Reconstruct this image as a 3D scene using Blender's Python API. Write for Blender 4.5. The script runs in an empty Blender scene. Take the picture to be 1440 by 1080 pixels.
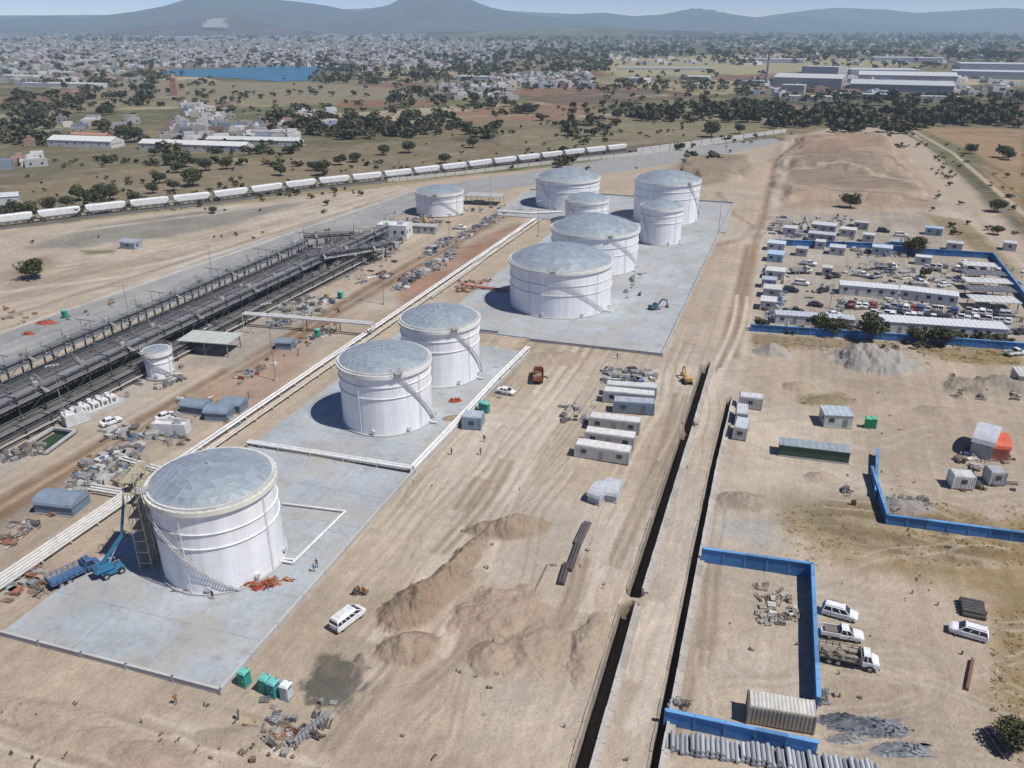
import bpy, math, random, numpy as np
from mathutils import Vector, Matrix
R_=random.Random(11); NR=np.random.RandomState(5)
scene=bpy.context.scene
# ---------------- camera back-projection: image pixels to ground coordinates -----------------
H=75.0; F=1120.0; HOR=38.0
P=math.atan((540-HOR)/F); SP,CP=math.sin(P),math.cos(P)
def ray(px,py):
    u=(px-720)/F; v=(py-540)/F
    return Vector((u,CP-v*SP,-SP-v*CP))
def G(px,py,z=0.0):
    d=ray(px,py); t=(z-H)/d.z
    return Vector((d.x*t,d.y*t,z))
def AT(px,py,Y):
    d=ray(px,py); t=Y/d.y
    return Vector((d.x*t,Y,H+d.z*t))
def PR(p):
    r=Vector((p[0],p[1],p[2]-H)); dep=r.y*CP-r.z*SP; up=r.y*SP+r.z*CP
    return 720+F*r.x/dep, 540-F*up/dep, dep
_d=ray(1150,HOR); AXA=math.atan2(_d.x,_d.y)
AX=Vector((math.sin(AXA),math.cos(AXA),0)); PX=Vector((math.cos(AXA),-math.sin(AXA),0))
# ---------------- materials -----------------
def painted_haze(nt,sh):  # distance haze painted onto surfaces as bluish emission, growing away from the origin
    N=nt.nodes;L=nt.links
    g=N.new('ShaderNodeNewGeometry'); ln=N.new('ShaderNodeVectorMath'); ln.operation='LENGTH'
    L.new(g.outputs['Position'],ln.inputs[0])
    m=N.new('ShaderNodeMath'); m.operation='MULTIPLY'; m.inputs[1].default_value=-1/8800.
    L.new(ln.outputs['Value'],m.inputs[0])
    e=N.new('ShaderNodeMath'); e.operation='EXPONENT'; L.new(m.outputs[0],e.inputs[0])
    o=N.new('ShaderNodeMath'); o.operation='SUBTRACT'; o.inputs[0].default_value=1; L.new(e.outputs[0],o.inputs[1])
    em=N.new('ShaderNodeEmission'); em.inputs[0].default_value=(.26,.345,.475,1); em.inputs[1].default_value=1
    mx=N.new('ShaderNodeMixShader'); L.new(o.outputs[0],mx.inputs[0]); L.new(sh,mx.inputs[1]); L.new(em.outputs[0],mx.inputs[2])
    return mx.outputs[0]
def mk(name,rough=.7,metal=0,scales=((.8,.25),),bump=0,bscale=2,hz=True,coord='pos',stretch=None,spec=.3,dirt=None):
    m=bpy.data.materials.new(name); m.use_nodes=True; nt=m.node_tree; N=nt.nodes; L=nt.links
    b=N['Principled BSDF']; out=N['Material Output']
    b.inputs['Roughness'].default_value=rough; b.inputs['Metallic'].default_value=metal
    b.inputs['Specular IOR Level'].default_value=spec
    a=N.new('ShaderNodeAttribute'); a.attribute_name='Col'
    if coord=='pos':
        g=N.new('ShaderNodeNewGeometry'); vec=g.outputs['Position']
    else:
        g=N.new('ShaderNodeTexCoord'); vec=g.outputs['Object']
    col=a.outputs['Color']
    for i,(sc,am) in enumerate(scales):
        n=N.new('ShaderNodeTexNoise'); n.inputs['Scale'].default_value=sc; n.inputs['Detail'].default_value=4
        v=vec
        if stretch and i==0:
            mp=N.new('ShaderNodeMapping'); mp.inputs['Scale'].default_value=stretch; L.new(vec,mp.inputs[0]); v=mp.outputs[0]
        L.new(v,n.inputs['Vector'])
        r=N.new('ShaderNodeMapRange'); r.inputs[1].default_value=.3; r.inputs[2].default_value=.7
        r.inputs[3].default_value=1-am; r.inputs[4].default_value=1+am*.8; L.new(n.outputs[0],r.inputs[0])
        mu=N.new('ShaderNodeVectorMath'); mu.operation='MULTIPLY'; L.new(col,mu.inputs[0]); L.new(r.outputs[0],mu.inputs[1]); col=mu.outputs[0]
    if dirt:
        for sc,lo,hi,am,dc in dirt:
            n=N.new('ShaderNodeTexNoise'); n.inputs['Scale'].default_value=sc; n.inputs['Detail'].default_value=7; n.inputs['Roughness'].default_value=.65; L.new(vec,n.inputs['Vector'])
            r=N.new('ShaderNodeMapRange'); r.inputs[1].default_value=lo; r.inputs[2].default_value=hi; r.inputs[4].default_value=am; L.new(n.outputs[0],r.inputs[0])
            mx=N.new('ShaderNodeMix'); mx.data_type='RGBA'; L.new(r.outputs[0],mx.inputs[0]); L.new(col,mx.inputs[6]); mx.inputs[7].default_value=(*dc,1); col=mx.outputs[2]
    L.new(col,b.inputs['Base Color'])
    if bump:
        n=N.new('ShaderNodeTexNoise'); n.inputs['Scale'].default_value=bscale; n.inputs['Detail'].default_value=6; L.new(vec,n.inputs['Vector'])
        bp=N.new('ShaderNodeBump'); bp.inputs['Strength'].default_value=bump; bp.inputs['Distance'].default_value=.3
        L.new(n.outputs[0],bp.inputs['Height']); L.new(bp.outputs[0],b.inputs['Normal'])
    if hz: L.new(painted_haze(nt,b.outputs[0]),out.inputs[0])
    return m
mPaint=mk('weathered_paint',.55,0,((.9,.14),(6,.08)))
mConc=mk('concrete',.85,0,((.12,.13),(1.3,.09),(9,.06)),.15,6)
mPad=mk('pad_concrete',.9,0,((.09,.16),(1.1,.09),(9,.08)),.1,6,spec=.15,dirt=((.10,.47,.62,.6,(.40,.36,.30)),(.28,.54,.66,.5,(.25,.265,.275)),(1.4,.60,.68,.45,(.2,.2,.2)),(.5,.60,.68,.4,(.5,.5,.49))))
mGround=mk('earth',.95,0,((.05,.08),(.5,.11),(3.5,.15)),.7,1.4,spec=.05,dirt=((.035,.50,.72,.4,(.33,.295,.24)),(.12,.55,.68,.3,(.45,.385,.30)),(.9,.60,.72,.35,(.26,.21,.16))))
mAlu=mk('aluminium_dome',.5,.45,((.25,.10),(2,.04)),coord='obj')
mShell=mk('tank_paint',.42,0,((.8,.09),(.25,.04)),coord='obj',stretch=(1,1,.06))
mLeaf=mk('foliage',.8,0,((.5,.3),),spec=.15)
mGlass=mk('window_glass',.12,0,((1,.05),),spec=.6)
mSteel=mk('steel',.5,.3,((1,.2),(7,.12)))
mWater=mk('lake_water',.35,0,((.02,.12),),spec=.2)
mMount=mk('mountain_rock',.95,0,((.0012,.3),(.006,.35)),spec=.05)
MATS=[mPaint,mGlass,mSteel,mConc,mAlu,mShell,mLeaf,mPad]
PAINT,GLASS,STEEL,CONC,ALU,SHELL,LEAF,PAD=range(8)
def obj_from(name,V,Fc,C,MI=None,mats=None,loc=(0,0,0),rz=0,smooth=False):
    me=bpy.data.meshes.new(name); me.from_pydata(V,[],Fc); 
    for m in (mats or MATS): me.materials.append(m)
    if MI is not None: me.polygons.foreach_set('material_index',MI)
    n=np.array([len(f) for f in Fc]); C=np.array(C,dtype=np.float32)
    cc=np.ones((n.sum(),4),dtype=np.float32); cc[:,:3]=np.repeat(C,n,axis=0)
    at=me.color_attributes.new('Col','FLOAT_COLOR','CORNER'); at.data.foreach_set('color',cc.ravel())
    if smooth: me.polygons.foreach_set('use_smooth',[True]*len(Fc))
    me.update(); o=bpy.data.objects.new(name,me); scene.collection.objects.link(o)
    o.location=loc; o.rotation_euler=(0,0,rz); return o
class MB:
    def __init__(s): s.v=[];s.f=[];s.c=[];s.m=[]
    def add(s,vs,fs,col,mi=0):
        b=len(s.v); s.v+= [tuple(v) for v in vs]
        for f in fs: s.f.append([i+b for i in f]); s.c.append(col); s.m.append(mi)
    def box(s,c,sz,col,mi=0,rz=0,top=(1,1),rx=0):
        x,y,z=sz[0]/2,sz[1]/2,sz[2]/2; M=Matrix.Rotation(rz,3,'Z')@Matrix.Rotation(rx,3,'X'); vs=[]
        for k,(a,b) in ((-1,(1,1)),(1,top)):
            for i,j in ((-1,-1),(1,-1),(1,1),(-1,1)):
                vs.append(Vector(c)+M@Vector((i*x*a,j*y*b,k*z)))
        s.add(vs,[(0,3,2,1),(4,5,6,7),(0,1,5,4),(1,2,6,5),(2,3,7,6),(3,0,4,7)],col,mi)
    def cyl(s,p0,p1,r,col,mi=0,n=8,r1=None,caps=True):
        p0=Vector(p0);p1=Vector(p1);r1=r if r1 is None else r1; d=(p1-p0)
        if d.length<1e-6: return
        q=d.normalized().to_track_quat('Z','Y'); vs=[]
        for p,rr in ((p0,r),(p1,r1)):
            for i in range(n):
                a=2*math.pi*(i+.5)/n; vs.append(p+q@Vector((rr*math.cos(a),rr*math.sin(a),0)))
        fs=[(i,(i+1)%n,n+(i+1)%n,n+i) for i in range(n)]
        if caps: fs+=[tuple(range(n-1,-1,-1)),tuple(range(n,2*n))]
        s.add(vs,fs,col,mi)
    def path(s,pts,r,col,mi=0,n=6):
        for a,b in zip(pts[:-1],pts[1:]): s.cyl(a,b,r,col,mi,n)
    def beam(s,p0,p1,w,h,col,mi=0):
        p0=Vector(p0);p1=Vector(p1); d=(p1-p0).normalized(); sd=d.cross(Vector((0,0,1)))
        if sd.length<1e-3: sd=Vector((1,0,0))
        sd.normalize(); up=sd.cross(d); sd=sd*w/2; up=up*h/2
        vs=[p+a*sd+b*up for p in (p0,p1) for a,b in ((-1,-1),(1,-1),(1,1),(-1,1))]
        s.add(vs,[(0,1,2,3),(7,6,5,4),(0,4,5,1),(1,5,6,2),(2,6,7,3),(3,7,4,0)],col,mi)
    def ring(s,r0,r1,z0,z1,col,mi=0,n=72,a0=0,a1=2*math.pi):
        full=abs(a1-a0-2*math.pi)<1e-6; m=n if full else n+1; vs=[]
        for i in range(m):
            a=a0+(a1-a0)*i/n; c,sn=math.cos(a),math.sin(a)
            vs+=[(r0*c,r0*sn,z0),(r1*c,r1*sn,z0),(r1*c,r1*sn,z1),(r0*c,r0*sn,z1)]
        fs=[]
        for i in range(n):
            a=4*i; b=4*((i+1)%m)
            for k in range(4): fs.append((a+k,b+k,b+(k+1)%4,a+(k+1)%4))
        s.add(vs,fs,col,mi)
    def obj(s,name,loc=(0,0,0),rz=0,smooth=False): return obj_from(name,s.v,s.f,s.c,s.m,None,loc,rz,smooth)
def inst(name,src,loc,rz=0,sc=(1,1,1)):
    o=bpy.data.objects.new(name,src.data); scene.collection.objects.link(o); o.location=loc; o.rotation_euler=(0,0,rz); o.scale=sc; return o
# ---------------- ground sheet -----------------
def h2(x,y,s): 
    v=np.sin(x*127.1+y*311.7+s*74.7)*43758.5453; return v-np.floor(v)
def vn(x,y,s=0):
    xi=np.floor(x);yi=np.floor(y);fx=x-xi;fy=y-yi; fx=fx*fx*(3-2*fx);fy=fy*fy*(3-2*fy)
    return (h2(xi,yi,s)*(1-fx)+h2(xi+1,yi,s)*fx)*(1-fy)+(h2(xi,yi+1,s)*(1-fx)+h2(xi+1,yi+1,s)*fx)*fy
def fbm(x,y,s=0,o=4):
    t=0;a=.5;w=0
    for i in range(o): t=t+a*vn(x*2**i,y*2**i,s+i*3); w+=a; a*=.55
    return t/w
dep=np.concatenate([[89.6,85,80,74,68,62,57],np.arange(53,.07,-.07)])
rr=H/np.tan(np.radians(dep))
az=np.radians(np.concatenate([np.arange(-180,-43,3.),np.arange(-43,43,.075),np.arange(43,180,3.)]))
nr,na=len(rr),len(az)
RR,AA=np.meshgrid(rr,az,indexing='ij'); VX=(RR*np.sin(AA)).ravel(); VY=(RR*np.cos(AA)).ravel(); VZ=np.zeros_like(VX); RD=RR.ravel()
SS=VX*AX.x+VY*AX.y; TT=VX*PX.x+VY*PX.y
th=.5; wx=VX+60*(fbm(VX/400,VY/400,3)-.5); wy=VY+60*(fbm(VX/400,VY/400,9)-.5)
a=(wx*math.cos(th)+wy*math.sin(th))/230; b0=np.floor(a); bb=(-wx*math.sin(th)+wy*math.cos(th))/120+h2(b0,b0*0,4)*3
c0=np.floor(bb); hh=h2(b0,c0,7)
pal=np.array([(.28,.225,.13),(.15,.135,.075),(.235,.195,.115),(.12,.115,.062),(.35,.295,.19),(.20,.125,.082),(.16,.15,.075),(.22,.185,.11),(.15,.11,.075)])
COL=pal[(hh*8.99).astype(int)]*(.8+.35*h2(b0,c0,17))[:,None]
ed=np.minimum(np.minimum(a-b0,1-(a-b0))*230,np.minimum(bb-c0,1-(bb-c0))*120)
k=(ed<3+RD*.0015)[:,None]*.65; COL=COL*(1-k)+np.array((.095,.09,.05))*k
COL*=(.7+.6*fbm(VX/60,VY/60,21))[:,None]
COL*=(.92+.16*vn((wx*math.cos(th)+wy*math.sin(th))/9,c0*3.1,5))[:,None]
def clampmix(idx,w,col):
    w=np.clip(w,0,1)[:,None]; COL[idx]=COL[idx]*(1-w)+np.array(col)*w
def bbox(pts,pad):
    xs=[p[0] for p in pts]; ys=[p[1] for p in pts]
    return np.nonzero((VX>min(xs)-pad)&(VX<max(xs)+pad)&(VY>min(ys)-pad)&(VY<max(ys)+pad))[0]
def sd(idx,pts,closed):
    x=VX[idx];y=VY[idx]; d=np.full(len(idx),1e12); ins=np.zeros(len(idx),bool); n=len(pts)
    for i in range(n if closed else n-1):
        ax,ay=pts[i][0],pts[i][1]; bx,by=pts[(i+1)%n][0],pts[(i+1)%n][1]
        ex,ey=bx-ax,by-ay; t=np.clip(((x-ax)*ex+(y-ay)*ey)/(ex*ex+ey*ey+1e-9),0,1)
        d=np.minimum(d,(x-ax-t*ex)**2+(y-ay-t*ey)**2)
        if closed and abs(ey)>1e-9:
            ins^=((ay>y)!=(by>y))&(x<(bx-ax)*(y-ay)/ey+ax)
    d=np.sqrt(d); return np.where(ins,-d,d) if closed else d
def area(px,col,fe=1.,amp=0.,st=1.,fr=.12,world=False):
    pts=px if world else [G(*p) for p in px]; idx=bbox(pts,fe+amp)
    if not len(idx): return
    s=sd(idx,pts,True)
    if amp: s=s+(fbm(VX[idx]*fr,VY[idx]*fr,len(px)+px[0][0]*.01)-.5)*2*amp
    clampmix(idx,st*(.5-s/fe),col)
def line(px,w,col,fe=.5,amp=0.,st=1.,fr=.12):
    pts=[G(*p) for p in px]; idx=bbox(pts,w+fe+amp)
    if not len(idx): return
    s=sd(idx,pts,False)-w/2
    if amp: s=s+(fbm(VX[idx]*fr,VY[idx]*fr,px[0][0]*.01)-.5)*2*amp
    clampmix(idx,st*(.5-s/fe),col)
def heap(px,py,rx,ry,h,rot=0,col=None,rough=.5,seed=1):
    c=G(px,py); pts=[(c.x-rx*2-ry,c.y-rx*2-ry),(c.x+rx*2+ry,c.y+rx*2+ry)]; idx=bbox(pts,0)
    x=VX[idx]-c.x;y=VY[idx]-c.y; ca,sa=math.cos(rot),math.sin(rot); X=(x*ca+y*sa)/rx;Y=(-x*sa+y*ca)/ry
    r=np.sqrt(X*X+Y*Y)+(fbm(VX[idx]*.35,VY[idx]*.35,seed)-.5)*rough
    z=np.clip(1-r,0,1); z=np.minimum(z*1.3,1)**.9*h*(.7+.6*fbm(VX[idx]*.7,VY[idx]*.7,seed+5,3)); VZ[idx]+=z
    if col is not None: clampmix(idx,np.clip((1.1-r)*4,0,1)*.9,col)
DIRT=(.415,.335,.25); LDIRT=(.475,.395,.305); BRN=(.235,.16,.10); GREY=(.31,.31,.30); OCH=(.27,.205,.11)
area([(-300,44),(-300,98),(100,100),(230,96),(470,88),(700,92),(840,70),(1440,62),(1500,44)],(.20,.19,.17),200,80,.85,.004)
area([(700,46),(1500,44),(1500,68),(840,76)],(.12,.12,.08),200,80,.7,.004)
area([(150,110),(470,118),(640,130),(560,150),(330,145),(120,135)],(.23,.195,.13),20,10,.7,.01)
area([(480,140),(640,142),(590,150),(470,150)],(.23,.13,.085),8,4,.9,.02)
area([(620,158),(740,145),(850,150),(800,168),(640,172)],(.25,.155,.10),8,4,.9,.02)
area([(820,85),(1100,75),(1300,90),(1060,105),(860,108)],(.33,.29,.17),30,20,.8,.01)
area([(1290,180),(1440,182),(1440,262),(1370,215)],(.31,.21,.125),5,3,.9,.03)
area([(1370,228),(1440,250),(1440,320),(1400,270)],(.28,.20,.11),4,2,.9,.03)
area([(700,185),(1100,150),(1180,175),(1090,186),(900,205),(700,222)],(.21,.18,.11),6,4,.8,.03)
area([(0,210),(140,205),(300,222),(180,240),(0,262)],(.155,.135,.085),5,3,.9,.03)
area([(320,215),(600,195),(740,205),(880,205),(560,240),(380,232)],(.19,.155,.095),5,4,.85,.03)
area([(0,262),(180,240),(260,225),(380,232),(560,241),(300,272),(0,305)],(.215,.175,.11),4,3,.85,.04)
for j in range(26):
    x=R_.uniform(0,760); y=R_.uniform(200,275); line([(x,y),(x+R_.uniform(60,160),y-R_.uniform(5,18))],R_.uniform(2,8),R_.choice([(.12,.115,.065),(.28,.23,.15),(.16,.12,.08),(.25,.19,.12)]),3,2,.55)
for j in range(80):
    x=R_.uniform(-50,1440); y=R_.uniform(98,205); L=R_.uniform(40,170); line([(x,y),(x+L,y-R_.uniform(-5,6))],R_.uniform(4,14),R_.choice([(.11,.105,.06),(.33,.28,.18),(.22,.145,.10),(.38,.34,.25),(.13,.12,.07)]),6,4,.6,.03)
area([(-900,395),(0,328),(540,262),(760,236),(1100,198),(1180,176),(1255,178),(1290,190),(1440,335),(2600,900),(1500,2500),(-1200,2500)],DIRT,6,3,1,.05)
area([(1440,335),(1560,400),(3000,1200),(3000,600)],OCH,10,5,.8)
area([(-200,345),(540,265),(620,262),(430,330),(0,460),(-200,500)],(.44,.365,.28),4,2,.9)
area([(20,352),(130,318),(250,300),(430,284),(360,308),(240,335),(110,348)],(.25,.23,.195),5,3,.85,.08)
area([(0,385),(60,360),(90,370),(30,395)],(.22,.19,.11),4,3,.6)
area([(110,352),(165,350),(160,357),(120,358)],(.15,.14,.07),2,1,.7)
area([(0,400),(140,372),(300,345),(330,340),(180,385),(0,430)],(.37,.30,.225),3,2,.7)
for j in range(16):
    f=j/15; line([(-100,352+f*120),(250,318+f*70+R_.uniform(-4,4)),(560,263+f*12)],R_.choice([.6,.9,1.8]),R_.choice([(.34,.28,.21),(.52,.45,.36),(.30,.25,.2)]),.8,1.5,.5)
line([(-100,425),(200,385),(480,310),(600,268)],3.,(.50,.43,.35),1.5,.5)
line([(-100,352),(300,300),(560,262)],4,(.47,.40,.32),2,.5,.7)
line([(-100,480),(0,448),(330,345),(560,275)],2.2,(.30,.235,.17),1,.6,.7)
area([(1090,690),(1240,700),(1440,735),(1700,800),(1700,900),(1400,845),(1180,795),(1105,745)],OCH,5,4.5,.95,.15)
area([(1130,730),(1400,770),(1420,800),(1250,790)],(.21,.16,.09),3,4,.7,.2)
for j in range(22):
    x=R_.uniform(1100,1400); y=R_.uniform(712,790); line([(x,y),(x+60,y+12),(x+130,y+22+R_.uniform(-6,6))],R_.uniform(.5,2),R_.choice([(.19,.14,.08),(.34,.265,.16),(.38,.31,.22)]),1,1,.55,.4)
area([(1385,840),(1500,850),(1600,1100),(1430,1100),(1395,980)],OCH,4,3.5,.9,.15)
area([(1280,485),(1440,490),(1440,514),(1330,510)],OCH,2,2,.8)
area([(1120,555),(1180,552),(1200,566),(1130,570)],(.25,.20,.11),2,1,.8)
area([(1050,468),(1265,482),(1265,494),(1055,486)],(.26,.20,.12),2,1,.8)
area([(1000,725),(1090,735),(1080,765),(1000,760)],(.31,.32,.31),4,3,.6,.2)
area([(1090,300),(1290,298),(1440,420),(1440,480),(1060,455)],(.37,.32,.26),3,1,.8)
area([(1000,560),(1220,590),(1240,700),(1100,700),(1000,690)],LDIRT,6,4,.5)
area([(1300,292),(1330,290),(1440,350),(1440,375)],(.45,.37,.28),3,1,.8)
area([(1290,298),(1360,310),(1440,385),(1440,420),(1380,360)],(.27,.21,.12),3,2,.8)
area([(1105,190),(1250,185),(1290,240),(1330,292),(1100,292),(1075,245)],(.36,.275,.20),5,4,1,.04)
area([(1110,225),(1180,215),(1270,250),(1290,275),(1170,270),(1100,262)],(.26,.20,.145),4,3,.8,.05)
area([(1115,200),(1235,192),(1255,215),(1120,222)],(.31,.22,.155),3,3,.7,.05)
line([(1105,262),(1180,275),(1300,282)],3,(.17,.13,.095),2,1.5,.85); line([(1110,228),(1200,222),(1270,240)],3,(.18,.14,.10),2,1.5,.85); line([(1100,244),(1180,240),(1280,262)],4,(.44,.35,.26),2,1.5,.8);line([(1130,206),(1240,204)],4,(.42,.33,.25),2,1.5,.7)
for j in range(14):
    x=R_.uniform(1100,1230); y=R_.uniform(190,285); line([(x,y),(x+40,y-R_.uniform(-3,5)),(x+R_.uniform(50,90),y+R_.uniform(-4,8))],R_.uniform(1,4),R_.choice([(.19,.145,.10),(.45,.37,.28),(.29,.21,.15)]),2,1.5,.6,.1)
area([(960,222),(1060,222),(1050,250),(990,262),(940,240)],(.27,.215,.15),4,3,.7,.05)
line([(1262,180),(1320,215),(1440,322)],3,(.15,.13,.10),1,.3,.85); line([(1275,178),(1340,215),(1460,318)],3,(.42,.34,.25),1,.3,.85); line([(1290,178),(1350,212),(1480,310)],1.6,(.14,.13,.08),1,.5,.8)
line([(770,1300),(905,830),(1010,480),(1060,330),(1085,230)],9,(.44,.355,.265),3,1,.9)
line([(860,1300),(960,830),(1035,480),(1075,330),(1110,200)],7,(.46,.385,.30),2,1,.9)
line([(1030,500),(1062,340),(1075,300),(1090,230),(1130,190)],3.5,(.29,.20,.135),2,1,.85)
line([(1010,520),(1030,440),(1052,345)],2.,(.27,.19,.13),1,.6,.8)
line([(640,1300),(800,960),(870,780),(935,560),(965,490)],5,(.45,.36,.27),3,2,.8)
line([(1010,345),(1045,335),(1060,318),(1030,300),(1010,270)],3,(.31,.21,.14),2,1,.7)
def axline(px,py,x0,x1):
    sl=(HOR-py)/(1150-px); return [(x0,py+sl*(x0-px)),(x1,py+sl*(x1-px))]
area([(-300,585),(-300,650),(0,530),(430,352),(620,282),(760,258),(1000,222),(1100,200),(1090,194),(900,215),(740,243),(600,262),(330,350),(0,470)],GREY,1.5,.4,1)
line([(-200,572),(0,497),(330,372),(590,274),(740,250),(1090,198)],1.5,(.35,.345,.33),2,.2,.6)
line([(-200,590),(0,515),(330,385),(600,280)],.9,(.24,.235,.225),1.5,.2,.5)
line([(-200,560),(0,487),(330,366),(590,270),(740,246),(1090,196)],.5,(.42,.42,.40),.3,0,.7)
area([(-300,680),(0,545),(430,350),(560,330),(560,352),(0,625),(-300,780)],(.13,.12,.11),1.5,.7,.95)
line([(-200,545),(0,468),(300,365),(600,262)],1.4,(.55,.50,.43),.6,.1,.85)
area([(-100,720),(0,760),(190,650),(330,575),(480,480),(450,470),(250,560),(0,700)],(.33,.28,.225),3,2,.6)
line([(-200,832)]+axline(0,715,0,560)+[(690,312)],7,BRN,2.0,1.0,.9,.2)
line([(-200,832)]+axline(0,715,0,560)+[(690,312)],1.6,(.36,.27,.19),.8,.3,.75,.2)
line([(-200,800)]+axline(0,690,0,560),2.0,(.44,.37,.29),1,.4,.6)
line([(0,665)]+axline(0,652,60,440),5,(.34,.30,.26),3,2,.7)
area([(250,560),(380,500),(440,480),(400,560),(330,600)],(.37,.255,.18),4,3,.7)
area([(280,500),(420,420),(470,425),(330,520)],(.36,.32,.27),3,2,.7)
area([(560,395),(680,330),(750,310),(640,395),(560,440)],(.33,.205,.14),3,2,.8)
area([(-200,950),(0,905),(300,985),(520,1080),(400,1300),(-300,1300)],(.44,.355,.265),4,2,.7)
area([(640,830),(900,560),(930,510),(745,500),(560,700),(420,860)],(.45,.375,.285),8,5,.6)
area([(430,965),(470,925),(510,930),(525,965),(490,1005),(440,985)],(.12,.11,.09),1.0,2.6,.95,.6)
area([(450,920),(480,918),(480,950),(460,950)],(.17,.14,.11),1.5,1.5,.8,.4)
area([(780,1080),(860,900),(900,900),(840,1080)],(.47,.385,.295),3,2,.5)
area([(1000,880),(1130,870),(1140,1000),(950,1000)],(.44,.37,.29),5,3,.6)
near=np.nonzero((RD<420))[0]
st=fbm(SS[near]/60,TT[near]/.9,31,3); st2=fbm(SS[near]/25,TT[near]/3.5,35,3)
w2=fbm(VX[near]/7,VY[near]/7,41,4); w3=fbm(VX[near]/28,VY[near]/28,45,3); w4=fbm(VX[near]/3,VY[near]/3,55,4)
COL[near]*=((.88+.24*st)*(.9+.2*st2)*(.84+.32*w2)*(.84+.32*w3))[:,None]
g=np.clip((w3-.5)*3,0,1)[:,None]*.45; lum=COL[near].mean(1)[:,None]; COL[near]=COL[near]*(1-g)+lum*np.array((1.06,1.0,.9))*g
VZ[near]+=(w2-.5)*.24+(w4-.5)*.10
for j in range(80):
    x=R_.uniform(440,1000); y=R_.uniform(540,1060); ln=R_.uniform(60,240)
    sl=(1150-x)/(38-y); pts=[]; ph=R_.uniform(0,6); dx=R_.uniform(-.3,.3)*(j%3==0)
    for i in range(9):
        yy=y-ln*i/8; pts.append((x+sl*(yy-y)+dx*ln*i/8+6*math.sin(ph+i*.6),yy))
    c=(.31,.245,.18) if j%2 else (.54,.46,.37); wd=R_.choice([.4,.45,.5,1.4])
    line(pts,wd,c,.4,.1,.55); line([(p[0]+14,p[1]+3) for p in pts],wd,c,.4,.1,.55)
for cx,cy,rx_,ry_ in ((660,690,90,40),(820,480,50,14),(560,1010,80,40),(1080,920,50,30),(1250,960,80,50),(1110,610,60,20),(700,590,60,20)):
    for kk in (1,1.12):
        pts=[(cx+rx_*kk*math.cos(t*.45+cx),cy+ry_*kk*math.sin(t*.45+cx)) for t in range(10)]; line(pts,.4,(.33,.265,.195),.4,.1,.5)
for j in range(46):
    x=R_.uniform(1000,1420); y=R_.uniform(540,1060); a=R_.uniform(-.4,.6)
    pts=[(x+i*18,y+i*18*a*.6+5*math.sin(i*.7+j)) for i in range(9)]; c=(.32,.26,.195) if j%2 else (.53,.46,.37)
    line(pts,.45,c,.4,.1,.45); line([(p[0]+2,p[1]+12) for p in pts],.45,c,.4,.1,.45)
for j in range(30):
    x=R_.uniform(-50,330); y=R_.uniform(985,1080); L=R_.uniform(80,240); line([(x,y),(x+L*.5,y+L*.16+R_.uniform(-4,4)),(x+L,y+L*.3)],R_.choice([.4,.9]),(.31,.245,.18) if j%2 else (.54,.46,.37),.4,.2,.5)
for (x,y,a,b,h,rt,c,rg,sdd) in [(720,745,6.8,3.0,2.6,.1,(.30,.22,.15),.6,1),(650,790,2.2,8,2.0,-.5,(.28,.205,.14),.9,2),(625,830,3,7,2.0,-.7,(.29,.21,.145),.9,32),(575,855,4,6,2.2,-.5,(.28,.205,.14),.8,3),
  (575,912,4.5,3.2,2.,0,(.29,.215,.15),.6,4),(690,925,3.2,3.2,1.2,0,(.34,.26,.19),.6,5),(755,915,6,5,.9,.3,(.37,.29,.21),.8,6),(830,910,2.4,7,1.,-.3,(.37,.29,.21),.8,6),(700,860,7,6,1.,0,(.36,.275,.2),1.,16),
  (1085,497,5,3.5,2.5,0,(.33,.31,.27),.6,7),(1232,512,11,7,3.6,.1,(.33,.315,.285),.8,8),(1200,500,8,4,2,0,(.33,.30,.26),.8,9),(1045,706,5,3,1.2,0,(.31,.25,.19),.7,10),
  (1165,565,5,3,.9,0,(.25,.20,.12),.5,11),(1155,672,3,2,.8,0,(.38,.3,.22),.5,12),(1275,712,4.5,2.5,1.3,0,(.31,.28,.25),.7,13),(1125,545,4,3,1,0,(.36,.28,.2),.5,14),
  (780,505,8,5,1,0,(.37,.29,.21),.5,15),(1320,580,5,3,.8,0,(.34,.28,.2),.5,18),(1370,545,9,5,1.6,0,(.28,.24,.18),1.,19),(1430,545,8,5,1.8,0,(.26,.23,.19),1.,20),
  (640,590,3,2,.8,0,(.3,.24,.16),.5,21),(120,1040,9,2,.5,-.2,(.39,.31,.23),1.,22),(60,1000,9,2,.4,-.2,(.39,.31,.23),1.,23),(330,1040,6,2,.5,0,(.34,.27,.2),.8,24),(220,1065,7,2,.5,-.2,(.36,.28,.21),1.,25)]:
    heap(x,y,a,b,h,rt,c,rg,sdd)  # heap soil tone, painted darker to stand in for shade along the crests
for pts,h in (([(1110,200),(1245,190),(1275,235),(1300,280),(1110,282),(1095,240)],2.2),([(1120,200),(1235,195),(1262,232),(1240,250),(1110,240)],2.6),([(950,225),(1055,222),(1040,248),(985,256)],3)):
    w=[G(*p) for p in pts]; idx=bbox(w,15); s=sd(idx,w,True)+(fbm(VX[idx]*.05,VY[idx]*.05,h)-.5)*22
    VZ[idx]+=np.clip(.5-s/3.5,0,1)*h*(.5+1.0*fbm(VX[idx]*.05,VY[idx]*.05,2))
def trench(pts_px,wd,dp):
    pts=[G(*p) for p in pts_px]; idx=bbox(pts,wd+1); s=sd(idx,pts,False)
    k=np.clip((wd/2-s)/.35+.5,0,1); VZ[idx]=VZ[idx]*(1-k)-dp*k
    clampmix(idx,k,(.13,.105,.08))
TR1=[(760,1276),(884,852)]; TR2=[(893,832),(966,603)]; TR3=[(968,596),(994,512)]
trench(TR1,2.5,2.8); trench(TR2,2.3,2.8); trench(TR3,2.3,2.6)
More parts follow.
